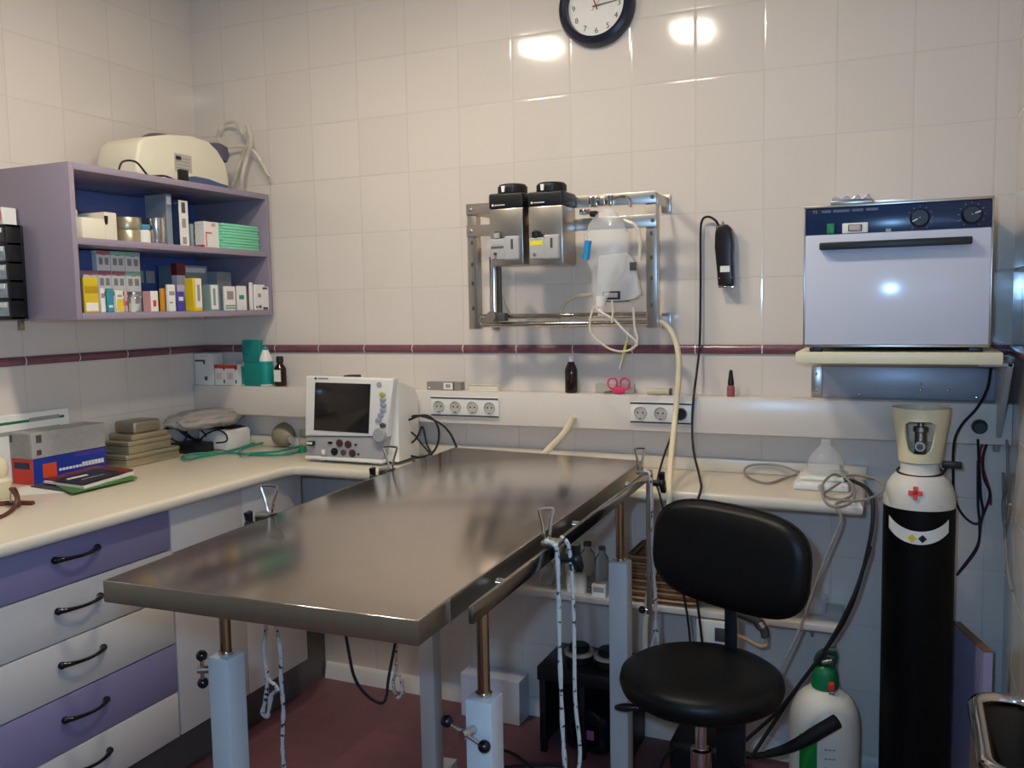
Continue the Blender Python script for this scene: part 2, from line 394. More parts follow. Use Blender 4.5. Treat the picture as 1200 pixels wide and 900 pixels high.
# ---------------------------------------------- boxes on the shelves
def patch(b, face, lo, hi, m, bx, e=.0006):
    """printed patch on a box face; lo/hi are fractions across and up that face"""
    x0, x1, y0, y1, z0, z1 = bx; za, zb = z0+(z1-z0)*lo[1], z0+(z1-z0)*hi[1]
    if face == '+x': b.box((x1-.0002, y0+(y1-y0)*lo[0], za), (x1+e, y0+(y1-y0)*hi[0], zb), m)
    elif face == '-y': b.box((x0+(x1-x0)*lo[0], y0-e, za), (x0+(x1-x0)*hi[0], y0+.0002, zb), m)
    else: b.box((x0+(x1-x0)*lo[0], y0+(y1-y0)*lo[1], z1-.0002), (x0+(x1-x0)*hi[0], y0+(y1-y0)*hi[1], z1+e), m)
def carton(name, label, bx, m, prints=(), group=None, cat='box', bev=.0012):
    x0, x1, y0, y1, z0, z1 = bx
    b = MB().box((x0, y0, z0), (x1, y1, z1), m, bev, 1)
    b.box((x0+.004, y0-.0003, z1-.012), (x1-.004, y0+.0001, z1-.0114), M_PRINT)
    for k_, (f, lo, hi, pm, *ee) in enumerate(prints): patch(b, f, lo, hi, pm, bx, ee[0] if ee else .0005+.00012*k_)
    return single(name, b, label, cat, group)
SB, SM = 1.4083, 1.6263
def shelf_px(u0, us, u1, vt, xf, z0, xmin=.012):
    y1 = P(u1, vt, x=xf).y; y0 = P(us, vt, x=xf).y; zt = P((us+u1)/2, vt, x=xf).z
    xb = max(xmin, P(u0, vt, y=y0).x)
    return [xb, xf, y0, y1, z0, zt]
C2 = lambda x, y: (190+x*140/900, 230+y*140/900)
C1 = lambda x, y: (80+x*120/771, 230+y*120/771)
MC = {k: mat('card_'+k, h, .5, 0, .05) for k, h in dict(brown='#6b5a4c', yellow='#d8bb28', teal='#3b8e9e', pink='#d9a39c', grey='#8f9aa0', greygreen='#7f9a94', purple='#4b3f9e', blue='#34508c', redp='#b06a70', mintp='#8fc4ac', orange='#d8912a', lav='#b4a8bc').items()}
dk = M_DGREY
def sbox(label, u0, us, u1, vt, xf, z0, m, prints=(), group='medicine boxes in the wall cabinet', yfix=None):
    bx = shelf_px(u0, us, u1, vt, xf, z0)
    if yfix: bx[2] += yfix[0]; bx[3] += yfix[1]
    return carton('medicine_box', label, bx, m, prints, group)
# lower shelf, front row, from the left
sbox('brown narrow box at the left end of the lower cabinet shelf', 91, 94.5, 97.5, 323, .25, SB, MC['brown'])
sbox('yellow box with white base, leftmost in the lower shelf front row', 95.5, 97.5, 114.5, 325, .31, SB, MC['yellow'], [('+x', (0.05, .55), (.95, .75), mat('card_amber', '#b89412', .5)), ('+x', (.1, .05), (.9, .28), M_PAPER)])
sbox('small white box between the yellow box and the teal box', 115, 117.5, 122.3, 338, .31, SB, M_PAPER, [('+x', (.1, .6), (.9, .8), M_PRINT)])
sbox('slim teal box beside the small white box on the lower shelf', 122.5, 125, 133, 338, .31, SB, MC['teal'], [('+x', (.2, .2), (.8, .3), M_PAPER)])
sbox('white box with a yellow lower panel on the lower shelf', 133.7, 135.5, 144, 340.5, .32, SB, M_PAPER, [('+x', (.1, .05), (.9, .6), M_YEL), ('+x', (.2, .7), (.8, .8), M_PRINT)])
sbox('thin pink box just left of the clear glass jar', 144.5, 146, 149, 340.5, .30, SB, MC['pink'], [('+x', (.1, .3), (.9, .5), M_RED)])
bx = shelf_px(167, 176, 185, 341, .32, SB)
sbox('pale pink box with a red flame mark, right of the glass jar', 167, 176, 185, 341, .32, SB, M_PAPER, [('-y', (0, 0), (1, 1), MC['pink']), ('+x', (.3, .25), (.7, .55), M_RED)])
sbox('orange narrow box right of the pale pink box', 186, 189, 193.2, 338, .30, SB, MC['orange'])
sbox('white box with dark edge beside the purple box', 193.4, 196.5, 205, 333.5, .32, SB, M_PAPER, [('+x', (.15, .6), (.85, .75), M_PRINT), ('+x', (.15, .3), (.6, .36), M_PRINT)])
sbox('blue and purple box left of the tall yellow box', 205.4, 207, 215.5, 334, .31, SB, MC['purple'], [('+x', (0, .75), (1, 1), MC['lav']), ('+x', (.2, .4), (.8, .55), M_PAPER)])
sbox('tall yellow box with white front on the lower shelf', 216, 225.5, 236, 326, .32, SB, M_YEL, [('+x', (.25, .1), (.95, .98), M_PAPER), ('+x', (.45, .3), (.75, .8), M_PRINT)])
sbox('grey-green box with a pale front right of the tall yellow box', 236.8, 245.5, 257, 333.5, .32, SB, MC['greygreen'], [('+x', (.1, .05), (.8, .98), M_PAPER), ('+x', (.3, .2), (.55, .85), MC['greygreen'])])
sbox('white box with green bottom lines on the lower shelf', 260.5, 263, 275.5, 335.5, .32, SB, M_PAPER, [('+x', (.05, .08), (.95, .12), M_GRNP), ('+x', (.05, .18), (.95, .22), M_GRNP), ('+x', (.2, .45), (.8, .8), M_PRINT)])
sbox('white box with a green square on its front', 275.8, 277.5, 288.5, 335, .32, SB, M_PAPER, [('+x', (.2, .45), (.7, .62), M_TEAL)])
sbox('narrow tall white box near the right end of the lower shelf', 291, 292.5, 296, 331, .33, SB, M_PAPER)
sbox('white box with dark lettering near the right cabinet end', 296.3, 298, 310, 333.5, .34, SB, M_PAPER, [('+x', (.3, .5), (.6, .65), M_PRINT), ('+x', (.75, .4), (.9, .7), dk), ('+x', (.1, .08), (.25, .16), dk), ('+x', (.35, .08), (.6, .18), dk)])
sbox('white box with dark corner bars at the right end of the shelf', 310.5, 311.5, 321, 336, .345, SB, M_PAPER, [('+x', (.05, .88), (.6, .97), dk), ('+x', (.05, .02), (.6, .12), dk)], yfix=(-.022, -.022))
# lower shelf, stacked rows behind
def stack_box(label, u0, us, u1, vt, vb, xf, m, prints):
    bx = shelf_px(u0, us, u1, vt, xf, 0); bx[4] = P((us+u1)/2, vb, x=xf).z
    return bx
tri = [('+x', (.35, .78), (.65, .98), mat('card_dkred', '#7a2026', .5)), ('+x', (0, .8), (1, 1), MC['redp']), ('+x', (.15, .3), (.42, .65), M_PRINT), ('+x', (.58, .3), (.85, .65), M_PRINT)]
trig = [('+x', (.35, .78), (.65, .98), mat('card_dkgreen', '#1c6a48', .5)), ('+x', (0, .8), (1, 1), MC['mintp']), ('+x', (.15, .3), (.42, .65), M_PRINT), ('+x', (.58, .3), (.85, .65), M_PRINT)]
XS = .235
def yat(u): return P(u, 330, x=XS).y
ycols = [yat(98), yat(114.5), yat(131), yat(147.5), yat(165.5)]
zrow = [SB, 1.4735, 1.5380, 1.6015]
names = {(1, 0): ('pink', 'in the middle row, leftmost behind the yellow box'), (1, 1): ('pink', 'in the middle row, second from the left'), (1, 2): ('pink', 'in the middle row, third from the left'), (1, 3): ('mint', 'in the middle row over the glass jar'),
         (2, 1): ('pink', 'in the top row, left of the mint ones'), (2, 2): ('mint', 'in the top row, beside the pink one'), (2, 3): ('mint', 'in the top row, rightmost')}
for r in range(3):
    for c in range(4):
        if (r, c) == (2, 0): continue
        k, pl = names.get((r, c), ('pink' if c < 3 else 'mint', 'in the bottom row, %s' % ['hidden behind the yellow box', 'behind the teal box', 'behind the white and yellow box', 'behind the glass jar'][c]))
        carton('medicine_box', '%s-flapped triangle box %s' % (k, pl), [XS-.10, XS, ycols[c]+.001, ycols[c+1]-.001, zrow[r]+.0005, zrow[r+1]], M_PAPER, tri if k == 'pink' else trig, 'stacked boxes with dark triangles')
carton('medicine_box', 'dim blue box on top at the left end of the lower shelf', [.10, .22, ycols[0], ycols[1]-.003, zrow[2]+.0005, 1.60], MC['blue'], [], 'stacked boxes with dark triangles')
bx = [.175, .20, -.338, -.298, SB, 1.577]
carton('medicine_box', 'tall white box with a red top behind the tall yellow box', bx, M_PAPER, [('+x', (0, .75), (1, 1), mat('card_dkred', '#7a2026', .5)), ('-y', (0, .75), (1, 1), mat('card_dkred', '#7a2026', .5))], 'medicine boxes in the wall cabinet')
carton('medicine_box', 'long grey box standing in the back of the lower shelf', [.06, .18, -.285, -.165, SB, 1.572], MC['grey'], [('+x', (.1, .85), (.9, .95), M_PAPER)], 'medicine boxes in the wall cabinet')
carton('medicine_box', 'grey box in the back near the right cabinet end', [.12, .22, -.160, -.085, SB, 1.552], MC['grey'], [('+x', (.1, .5), (.6, .9), M_PRINT)], 'medicine boxes in the wall cabinet')
carton('medicine_box', 'dark blue box in the back behind the orange box', [.05, .13, -.47, -.36, SB, 1.575], MC['blue'], [('+x', (.1, .6), (.45, .85), MC['grey']), ('+x', (.55, .6), (.9, .85), MC['grey'])], 'medicine boxes in the wall cabinet')
# glass jar on the lower shelf
y = (P(150, 345, x=.29).y+P(166, 345, x=.29).y)/2
t = thing('glass_jar', 'small clear glass jar with silver lid on the lower shelf', 'jar', (.285, y, SB))
obj('jar', MB().lathe([(.020, 0), (.023, .003), (.023, .042), (.017, .05), (.017, .053)], M_CLEAR, (.285, y, SB), 24), t)
obj('lid', MB().lathe([(.018, .053), (.019, .054), (.019, .063), (.001, .064)], M_SATIN, (.285, y, SB), 24), t)
# upper shelf
b = MB(); ya, yb = -.838, -.70
cx = P(120, 275, x=.30)
bxx = [.17, .30, -.815, -.688, SM, 1.700]
b.box((.17, -.815, SM), (.30, -.688, 1.693), M_PLASTC, .004); b.box((.298, -.76, 1.672), (.3008, -.735, 1.694), M_DGREY)
t = thing('tissue_dispenser', 'cream plastic box with a dark notch at the left of the upper shelf', 'box', (.235, -.75, SM))
obj('body', MB().box((.17, -.815, SM), (.31, -.70, 1.690), M_PLASTC, .004).box((.17, -.735, SM), (.312, -.688, 1.712), M_PLASTC, .004), t)
obj('notch', MB().prism([(-.736, 1.700), (-.722, 1.700), (-.724, 1.678), (-.729, 1.672), (-.734, 1.678)], .3121, .3132, M_BLACK, 'x'), t)
t = thing('plastic_jar', 'white plastic jar with a lid beside the cream box', 'jar', (.29, -.838, SM))
obj('jar', MB().lathe([(.020, 0), (.022, .003), (.022, .068)], M_PLASTW, (.29, -.842, SM)), t)
obj('lid', MB().lathe([(.0225, .069), (.0235, .070), (.0235, .081), (.021, .083)], M_PLASTW, (.29, -.842, SM)), t)
yc = (P(138, 270, x=.27).y+P(164.8, 270, x=.27).y)/2
t = thing('tin', 'round gold tin with two ribs on the upper shelf', 'tin', (.26, yc, SM))
obj('body', MB().lathe([(.040, 0), (.042, .002), (.042, .036), (.0405, .038), (.0405, .041), (.042, .043), (.042, .044)], M_GOLD, (.262, yc, SM)), t)
obj('lid', MB().lathe([(.0425, .0445), (.0432, .046), (.0432, .078), (.041, .081), (.001, .081)], M_GOLD, (.262, yc, SM)), t)
yc = (P(166, 280, x=.31).y+P(179, 280, x=.31).y)/2
t = thing('small_bottle', 'small white bottle with a light blue cap on the upper shelf', 'bottle', (.30, yc, SM))
obj('bottle', MB().lathe([(.016, 0), (.018, .002), (.018, .038), (.013, .044)], M_PLASTW, (.30, yc, SM)), t)
obj('cap', MB().lathe([(.0165, .0445), (.0175, .046), (.0175, .058), (.015, .060)], mat('blue_cap', '#4f8fb0', .4), (.30, yc, SM)), t)
yc = (P(179, 275, x=.32).y+P(196, 275, x=.32).y)/2
single('steel_tumbler', MB().lathe([(.026, 0), (.027, .002), (.029, .083), (.027, .083), (.0255, .004), (.001, .004)], M_CHROME, (.305, yc, SM)), 'polished steel tumbler in front of the tall grey box', 'tumbler')
bky0, bky1 = P(208.9, 240, x=.31).y, P(219.8, 240, x=.31).y
bx = shelf_px(169, 194, 202, 227.5, .283, SM); bx[3] = bky0-.002
carton('tall_box', 'tall grey carton standing behind the steel tumbler', bx, MC['grey'], [('+x', (.1, .8), (.9, .95), M_PAPER)])

carton('book', 'navy book with white spine and dark lettering on the upper shelf', [.19, .31, bky0, bky1, SM, 1.780], M_NAVY, [('+x', (.02, .01), (.98, .99), M_PAPER), ('+x', (.3, .72), (.7, .95), dk, .001), ('+x', (.3, .4), (.7, .6), M_PRINT, .001), ('+x', (.3, .05), (.7, .2), M_PRINT, .001)], None, 'book')
carton('slim_box', 'slim grey box standing just left of the red and white box', [.20, .30, P(223.2, 260, x=.30).y, P(226.5, 260, x=.30).y, SM, 1.705], MC['grey'], [])
bx = shelf_px(227.5, 239, 256, 260, .31, SM)
carton('bandage_box', 'white box with a red bracket mark beside the mint paper stack', bx, M_PAPER, [('+x', (.08, .05), (.14, .6), M_RED), ('+x', (.08, .55), (.5, .6), M_RED), ('-y', (0, .05), (.95, .12), M_RED), ('+x', (.5, .82), (.75, .95), MC['pink'])])
ya, yb = P(262, 270, x=.325).y, P(305, 285, x=.325).y
zz_ = SM+.0005
for i in range(9):
    o = (random.random()-.5)*.004
    single('paper_towel_pack', MB().box((.19+o, ya+o, zz_), (.322+o, yb+o, zz_+.0098), M_MINT, .003, 2), 'mint green folded paper sheet, one of a neat pile of nine', 'paper', 'mint paper pile on the upper shelf')
    zz_ += .0102

# ---------------------------------------------- nebuliser on top of the cabinet
ZT = 1.8382
t = thing('nebuliser', 'white domed inhaler machine on top of the lilac cabinet', 'machine', (.2, -.3, ZT))
YN = -.36
def sidep(u, v): q = P(u, v, x=.27); return (q.y, q.z)
out = [sidep(*a) for a in [(161, 200), (160, 185), (164, 166), (172, 160), (200, 157), (225, 159), (245, 165), (256, 176), (266, 193), (269, 208), (269.5, 216)]]
out = [(a, max(z, ZT+.006)) for a, z in out]
b = MB(); b.prism(out+[(out[-1][0], ZT+.004), (out[0][0], ZT+.004)], .09, .27, M_PLASTC, 'x', bev=.012, seg=4)
obj('housing', b, t, 50)
q = [sidep(*a) for a in [(213, 208), (228, 206.5), (245, 210), (258, 215), (267, 217.5)]]
obj('base', MB().prism([(q[0][0], ZT+.0005)]+[(a, max(z, ZT+.002)) for a, z in q]+[(q[-1][0], ZT+.0005)], .12, .2712, mat('slate_blue', '#4a5a80', .4), 'x'), t)
l0, l1 = sidep(205, 200), sidep(224, 183)
lb = MB().box((.2695, l0[0], l0[1]), (.2712, l1[0], l1[1]), mat('label_grey', '#b8b0a4', .5))
lb.box((.2705, l0[0]+.006, l1[1]-.022), (.2716, l0[0]+.03, l1[1]-.008), M_DGREY)
for k in range(4): lb.box((.2705, l0[0]+.006, l0[1]+.01+k*.011), (.2716, l1[0]-.008, l0[1]+.014+k*.011), M_PRINT)
obj('rating_plate', lb, t)
a0, a1 = sidep(208, 209), sidep(217, 200)
obj('plug', MB().box((.2695, a0[0], ZT+.006), (.285, a1[0], a1[1]), M_BLACK, .002), t)
obj('top_dial', MB().lathe([(.055, 0), (.055, .006), (.04, .016), (.001, .02)], mat('mauve_plastic', '#5c5468', .4), (.18, -.37, out[4][1]-.006), 28), t)
obj('mask_holder', MB().prism([sidep(*a) for a in [(249, 167), (256, 167), (263, 168.5), (269, 172.5), (271.5, 182), (269, 190), (262, 186)]], .20, .262, mat('mauve_plastic', '#5c5468', .4), 'x', bev=.004), t)
cab = [P(u, v, x=.31) for u, v in [(212, 205)]]
pp = [V((.282, (a0[0]+a1[0])/2, ZT+.012)), V((.30, -.42, ZT+.006)), V((.29, -.46, ZT+.016)), V((.28, -.50, ZT+.012)), V((.30, -.545, ZT+.008)), V((.29, -.58, ZT+.045)), V((.27, -.615, ZT+.042)), V((.27, -.635, ZT+.005)), V((.25, -.63, ZT+.004))]
obj('power_cable', MB().tube(pp, .0032, M_RUB, 8), t)
# tubing standing against the wall beside the machine
b = MB(); YT = -.03
def tw(l, y=YT, dz=0): return [P(u, v, y=y-.012*(i % 2)) for i, (u, v) in enumerate(l)]
b.tube(tw([(272, 216), (277, 200), (283, 185), (291, 165), (292, 150), (285, 158), (281, 150), (275, 143), (264, 145), (257, 152), (256, 162), (264, 172), (280, 172), (296, 176), (306, 190), (313, 203), (316, 208)]), .0055, M_TUBE, 8)
b.tube(tw([(290, 147), (294, 165), (289, 185), (284, 205), (283, 219)], -.045), .008, M_TUBE, 8)
single('tubing', b, 'translucent beige tubing curled against the wall behind the cabinet', 'tubing')

# black tilt-bin organiser hung on the cabinet side
OY = Y0-.001
t = thing('bin_organiser', 'black wall organiser with clear tilt bins on the cabinet side', 'organiser', (.08, OY-.02, 1.395))
OX0, OX1 = -.0, .150
OX0 = .012
b = MB()
b.box((OX0, OY-.008, 1.392), (OX1, OY, 1.668), M_BLACK, .001)
b.box((OX1-.010, OY-.055, 1.392), (OX1, OY-.008, 1.668), M_BLACK, .002); b.box((OX0, OY-.055, 1.392), (OX0+.01, OY-.008, 1.668), M_BLACK, .002)
for z in (1.392, 1.446, 1.500, 1.554, 1.608, 1.660): b.box((OX0, OY-.055, z), (OX1, OY-.008, z+.008), M_BLACK, .001)
obj('frame', b, t)
for k in range(5):
    z = 1.400+.054*k
    bb = MB().prism([(OY-.05, z+.002), (OY-.06, z+.036), (OY-.056, z+.044), (OY-.012, z+.044), (OY-.012, z+.002)], OX0+.012, OX1-.012, M_DGREY if k == 4 else mat('clear_bin', '#a4adb2', .08, 0, .35, 70, .5, 60), 'x', bev=.002)
    bn = obj('tilt_bin', bb, t)
    obj('label', MB().box((OX0+.04, OY-.0625, z+.028), (OX1-.013, OY-.0595, z+.041), M_PAPER), bn)
obj('hook', MB().box((.125, OY-.02, 1.360), (.137, OY-.004, 1.3915), mat('brown_metal', '#6a5a50', .5), .002), t)
carton('small_box', 'white and salmon box on top of the black bin organiser', [.02, .132, OY-.05, OY-.004, 1.6685, 1.718], M_PAPER, [('-y', (.5, .25), (.97, .8), mat('salmon', '#e08a78', .5))])

# ================================================================== THINGS ON THE LEFT WORKTOP
Zt = ZC+.0004
# three old instrument boxes, stacked
def ibox(name, label, x0, x1, y0, y1, z0, z1, rim=False):
    t = thing(name, label, 'box', ((x0+x1)/2, (y0+y1)/2, z0), 'stacked metal instrument boxes')
    zl = z0+(z1-z0)*.62
    obj('tray', MB().box((x0+.002, y0+.002, z0), (x1-.002, y1-.002, zl), M_GOLD, .004, 2), t)
    obj('lid', MB().box((x0, y0, zl+.0005), (x1, y1, z1), M_GOLD, .005, 3), t)
ibox('instrument_box', 'lowest and largest metal instrument box of the stack by the wall', .03, .155, -.560, -.318, Zt, .928)
ibox('instrument_box', 'middle metal instrument box of the stack by the wall', .032, .152, -.545, -.352, .9285, .972)
t = thing('instrument_box', 'topmost metal instrument box, smaller with rounded edges and a rim', 'box', (.09, -.45, .9725), 'stacked metal instrument boxes')
obj('tray', MB().box((.036, -.525, .9725), (.146, -.363, .992), M_GOLD, .004, 2), t)
obj('lid', MB().box((.042, -.505, .9925), (.138, -.385, 1.035), mat('dull_tin', '#a89d88', .35, .7, .1, 20), .011, 4), t)
# blue and red glove box with a grey carton on it
B0 = P(34, 569, z=ZC); print('blue box corner', B0)
bx = [.016, .108, B0.y+.03, -.60, Zt, .965]
bx[2] = -.872
carton('glove_box', 'blue and red cardboard box under the grey carton', bx, mat('box_blue', '#1d3a98', .4), [('-y', (0, 0), (1, 1), M_RED), ('-y', (.1, .6), (.85, .85), M_NAVY), ('+x', (.12, .2), (.3, .75), mat('box_orange', '#e0502c', .5)), ('+x', (.55, .8), (.97, .95), MC['purple'])]+[('+x', (.33+.045*k, .36), (.365+.045*k, .36+(.10 if k < 7 else .18)), M_PAPER) for k in range(14)])
bx2 = [.016, .110, -.874, -.602, .9655, 1.045]
carton('grey_carton', 'grey printed carton lying on the blue and red box', bx2, mat('carton_grey', '#a9a49e', .6, 0, .16, 60), [('-y', (.1, .05), (.9, .95), mat('carton_grey2', '#9a948d', .6, 0, .2, 60)), ('+x', (.06, .6), (.13, .9), dk), ('+x', (.06, .12), (.12, .32), dk), ('-y', (.0, .62), (.12, .9), dk)])
wb = P(87, 504, x=.03)
carton('glove_carton', 'white carton with dark printed bars behind the grey carton', [.002, .0115, -1.02, -.655, Zt, 1.098], M_PAPER, [('+x', (.05, .86), (.95, .90), M_GRNP), ('+x', (.6, .86), (.9, .92), M_PRINT), ('+x', (.3, .70), (.9, .76), M_PRINT), ('+x', (.55, .62), (.85, .66), M_PRINT)])
# magazines and papers
def slab(name, label, quad, z0, z1, m, extra=None, cat='magazine', group='papers by the blue box'):
    b = MB().prism(quad, z0, z1, m)
    if extra: extra(b)
    return single(name, b, label, cat, group)
def quad_px(l, z): return [tuple(P(u, v, z=z)[:2]) for u, v in l]
slab('paper_sheet', 'white paper sheets lying flat in front of the blue box', quad_px([(20, 581), (78, 577), (52, 566), (22, 572)], Zt), Zt, Zt+.0015, M_PAPER, cat='paper')
slab('booklet', 'dark booklet under the magazines, sticking out on the left', quad_px([(36, 571.5), (76, 577.5), (100, 571), (60, 566)], Zt), Zt+.002, Zt+.006, M_DGREY)
slab('folder', 'green folder lying under the magazines', quad_px([(85, 580), (161, 562), (142, 557), (66, 572)], Zt+.003), Zt+.0065, Zt+.011, mat('green_card', '#4a7a30', .5))
zm = Zt+.0114
def mprint(b):
    q = quad_px([(62, 563), (97, 567.5), (147, 553.2), (112, 548.6)], zm+.012)
    b.prism(q, zm+.0118, zm+.0124, M_BLACK)
    q = quad_px([(80, 562.5), (104, 557), (101, 556), (77, 561.4)], zm+.012)
    b.prism(q, zm+.0123, zm+.0128, M_PAPER)
    q = quad_px([(96, 562.5), (122, 556), (121, 555.6), (95, 562)], zm+.012)
    b.prism(q, zm+.0123, zm+.0128, M_PRINT)
slab('magazine', 'thick magazine with a dark red edge, lower of the pair', quad_px([(51, 566), (99, 573), (157, 556), (110, 550)], zm), zm, zm+.006, M_PAPER)
slab('magazine', 'magazine with black cover on top of the pile', quad_px([(54, 563), (97, 569), (156, 552), (112, 547)], zm+.006), zm+.0064, zm+.0118, M_MAROON, mprint)
# muzzle / straps at the left edge
b = MB()
def zp(u, v, h=.004): return P(u, v, z=ZC+h)
b.tube([zp(-30, 600), zp(-5, 592), zp(15, 590), zp(39, 590)], lambda t: .008, M_LEATH, 8)
b.tube([zp(-20, 612), zp(0, 606), zp(10, 601), zp(17, 594, .01), zp(20, 583, .03), zp(13, 573, .045)], .006, M_LEATH, 8)
b.tube([zp(22, 592, .01), zp(20, 580, .02), zp(16, 572, .04)], .006, M_LEATH, 8)
st = thing('leather_strap', 'brown leather straps lying at the left edge of the worktop', 'strap', zp(10, 596, 0))
obj('strap', b, st)
obj('buckle', MB().tube([zp(12, 588, .02), zp(20, 588, .02), zp(20, 578, .03), zp(12, 578, .03)], .002, M_SATIN, 6, 1, True), st)
c0 = P(-4, 572, z=ZC+.03)
rb = MB(); c = V((c0.x, c0.y, Zt))
rb.lathe([(.034, 0), (.038, .006), (.038, .05), (.03, .058), (.026, .06), (.03, .066), (.033, .08), (.031, .105), (.02, .118), (.001, .122)], M_IVORY, c)
single('bandage_roll', rb, 'cream bandage rolls stacked at the left edge of the worktop', 'bandage')
# power adapter and cables, white device with plastic bag
b = MB(); A = P(258, 528, z=ZC)
t = thing('power_supply', 'black power block with tangled cables by the corner', 'power supply', (.10, -.2, ZC))
obj('block', MB().box((.045, -.262, Zt), (.178, -.172, .922), M_BLACK, .004), t)
cb_ = MB()
for k in range(5):
    cx, cy = .07+.012*k, -.27+.022*k
    cb_.tube([(cx+.02*math.cos(a+k)*(1.2+.1*k), cy+.045*math.cos(a+k*.7), .945+.035*math.sin(a)+.004*k) for a in [2*pi*i/9 for i in range(9)]], .0032, M_RUB, 7, 5, True)
cb_.tube([(.13, -.2, .923), (.16, -.19, .95), (.2, -.175, .965), (.235, -.17, .95), (.24, -.175, .925), (.2, -.185, .918)], .0032, M_RUB, 7)
obj('cable', cb_, t)
wd0 = [.115, .235, -.165, -.045]
t = thing('white_device', 'white plastic device under the crumpled clear bag', 'device', (.17, -.1, ZC))
obj('housing', MB().box((.095, -.165, Zt), (.232, -.025, .962), M_PLASTW, .012, 4), t)
obj('grip', MB().box((.20, -.13, .9622), (.225, -.05, .965), M_BLACK, .001).box((.11, -.14, .9622), (.19, -.03, .9660), M_BLACK, .002), t)
# crumpled plastic bag
def blob(c, r, m, seed, nz=.35, sub=4, pinch=1):
    random.seed(seed); b = bmesh.new(); bmesh.ops.create_icosphere(b, subdivisions=sub, radius=1)
    ph = [(V((random.uniform(-6, 6), random.uniform(-6, 6), random.uniform(-6, 6))), random.uniform(0, 6), random.uniform(.2, 1)) for _ in range(9)]
    for v in b.verts:
        n = v.co.copy(); s = 1+nz*sum(abs(math.sin(n.dot(k)+o))*a for k, o, a in ph)/len(ph)-nz*.3
        v.co = V((c[0]+n.x*r[0]*s, c[1]+n.y*r[1]*s, c[2]+n.z*r[2]*s))
    return MB().bm(b, m)
t = thing('plastic_bag', 'crumpled clear plastic bag lying on the white device', 'bag', (.15, -.1, .968))
obj('bag', blob((.135, -.165, 1.005), (.105, .15, .034), M_SMOKE, 3, 1.0), t, 60)
obj('contents', blob((.15, -.15, 1.0), (.07, .10, .02), mat('beige_lump', '#9d9088', .6, 0, .3, 40), 5, .6), t, 60)
kn = MB().tube([V((.20, -.08, 1.015)) + V((.012*math.cos(a), .02*math.cos(a*1.3), .008*math.sin(a))) for a in [i*.8 for i in range(9)]], .003, M_BLACK, 6)
obj('tie', kn, t)
# green tubing coil and grey mask
b = MB()
gl = [(322, 515), (300, 519), (278, 526), (258, 531), (235, 535), (220, 538), (213, 536), (222, 532.5), (248, 531), (275, 531), (300, 533), (330, 533), (350, 529), (368, 521)]
b.tube([zp(u, v, .006+.003*(i % 2)) for i, (u, v) in enumerate(gl)], .0042, M_GREEN, 8)
gl = [(366, 511), (340, 514), (318, 517), (300, 521), (282, 527), (284, 532), (300, 531), (325, 529), (348, 524), (368, 517)]
b.tube([zp(u, v, .010+.003*(i % 2)) for i, (u, v) in enumerate(gl)], .0045, M_GREEN, 8)
single('green_tubing', b, 'coil of green rubber tubing on the worktop by the monitor', 'tubing')
mk = zp(338, 524, 0)
t = thing('breathing_mask', 'small grey rubber mask lying on the green tubing', 'mask', mk)
q = Matrix.Translation(mk+V((-.012, .0, .044))) @ Matrix.Rotation(-.5, 4, 'Z') @ Matrix.Rotation(1.75, 4, 'Y') @ Matrix.Scale(1.4, 4)
obj('cup', MB().lathe([(.030, -.022), (.034, -.014), (.031, .005), (.022, .022), (.010, .030), (.010, .034)], mat('grey_rubber', '#93876f', .55), seg=24, mtx=q), t)
obj('spout', MB().lathe([(.009, .0345), (.009, .048), (.007, .048)], M_GREYP, seg=16, mtx=q), t)
cg = P(355, 530, z=ZC); cg = V((cg.x+.0, cg.y, Zt))
t = thing('specimen_tube', 'clear tube with a green base left of the monitor', 'tube', cg)
obj('base', MB().lathe([(.014, 0), (.015, .002), (.015, .022), (.012, .023)], mat('bright_green', '#1f9a66', .4), cg, 20), t)
obj('tube', MB().lathe([(.0125, .0235), (.0125, .085), (.011, .085), (.011, .024)], M_CLEAR, cg, 20), t)

# ---------------------------------------------- patient monitor
t = thing('patient_monitor', 'white patient monitor with dark screen on the worktop corner', 'monitor', (.83, -.17, ZC))
YM = -.262
def my(u, v, y=YM): q = P(u, v, y=y); return (q.x, q.z)
tl, tr, mr, br, bl, ml = my(358, 441), my(461, 444), my(453, 512), my(447, 541), my(360, 536), my(357, 511)
print('monitor', tl, tr, mr, br, bl)
obj('front_panel', MB().prism([ml, mr, tr, tl], YM, YM+.035, M_PLASTW, 'y', bev=.006, seg=3), t)
ZM0 = ZC+.012
lf = MB().prism([(ml[0]+.002, ZM0+.01), (br[0], ZM0+.01), (mr[0]-.004, mr[1]-.002), (ml[0]+.002, ml[1]-.002)], YM+.006, YM+.04, M_GREYP, 'y', bev=.002)
lf.box((ml[0]-.002, YM-.002, ZM0-.002), (br[0]+.004, YM+.04, ZM0+.010), M_PLASTW, .003)
lo = obj('connector_panel', lf, t)
bo = MB().prism([(YM+.036, ZM0), (YM+.036, tr[1]-.006), (-.200, tr[1]-.012), (-.115, tr[1]-.04), (-.092, tr[1]-.07), (-.086, ZM0)], tl[0]+.012, tr[0]-.008, M_PLASTW, 'x', bev=.006, seg=3)
obj('rear_housing', bo, t)
for x in (tl[0]+.03, br[0]-.03):
    for y in (YM+.03, -.11): obj('foot', MB().box((x-.02, y-.015, Zt), (x+.02, y+.015, ZM0-.0025), M_GREYP, .003), t)
s0, s1 = my(369, 507), my(434, 449)
sa, sb_, sc_, sd = my(368, 504), my(432, 508), my(434.5, 450), my(369.5, 448)
obj('screen', MB().prism([sa, sb_, sc_, sd], YM-.002, YM+.001, M_SCREEN, 'y', bev=.0008), t)
bt = MB()
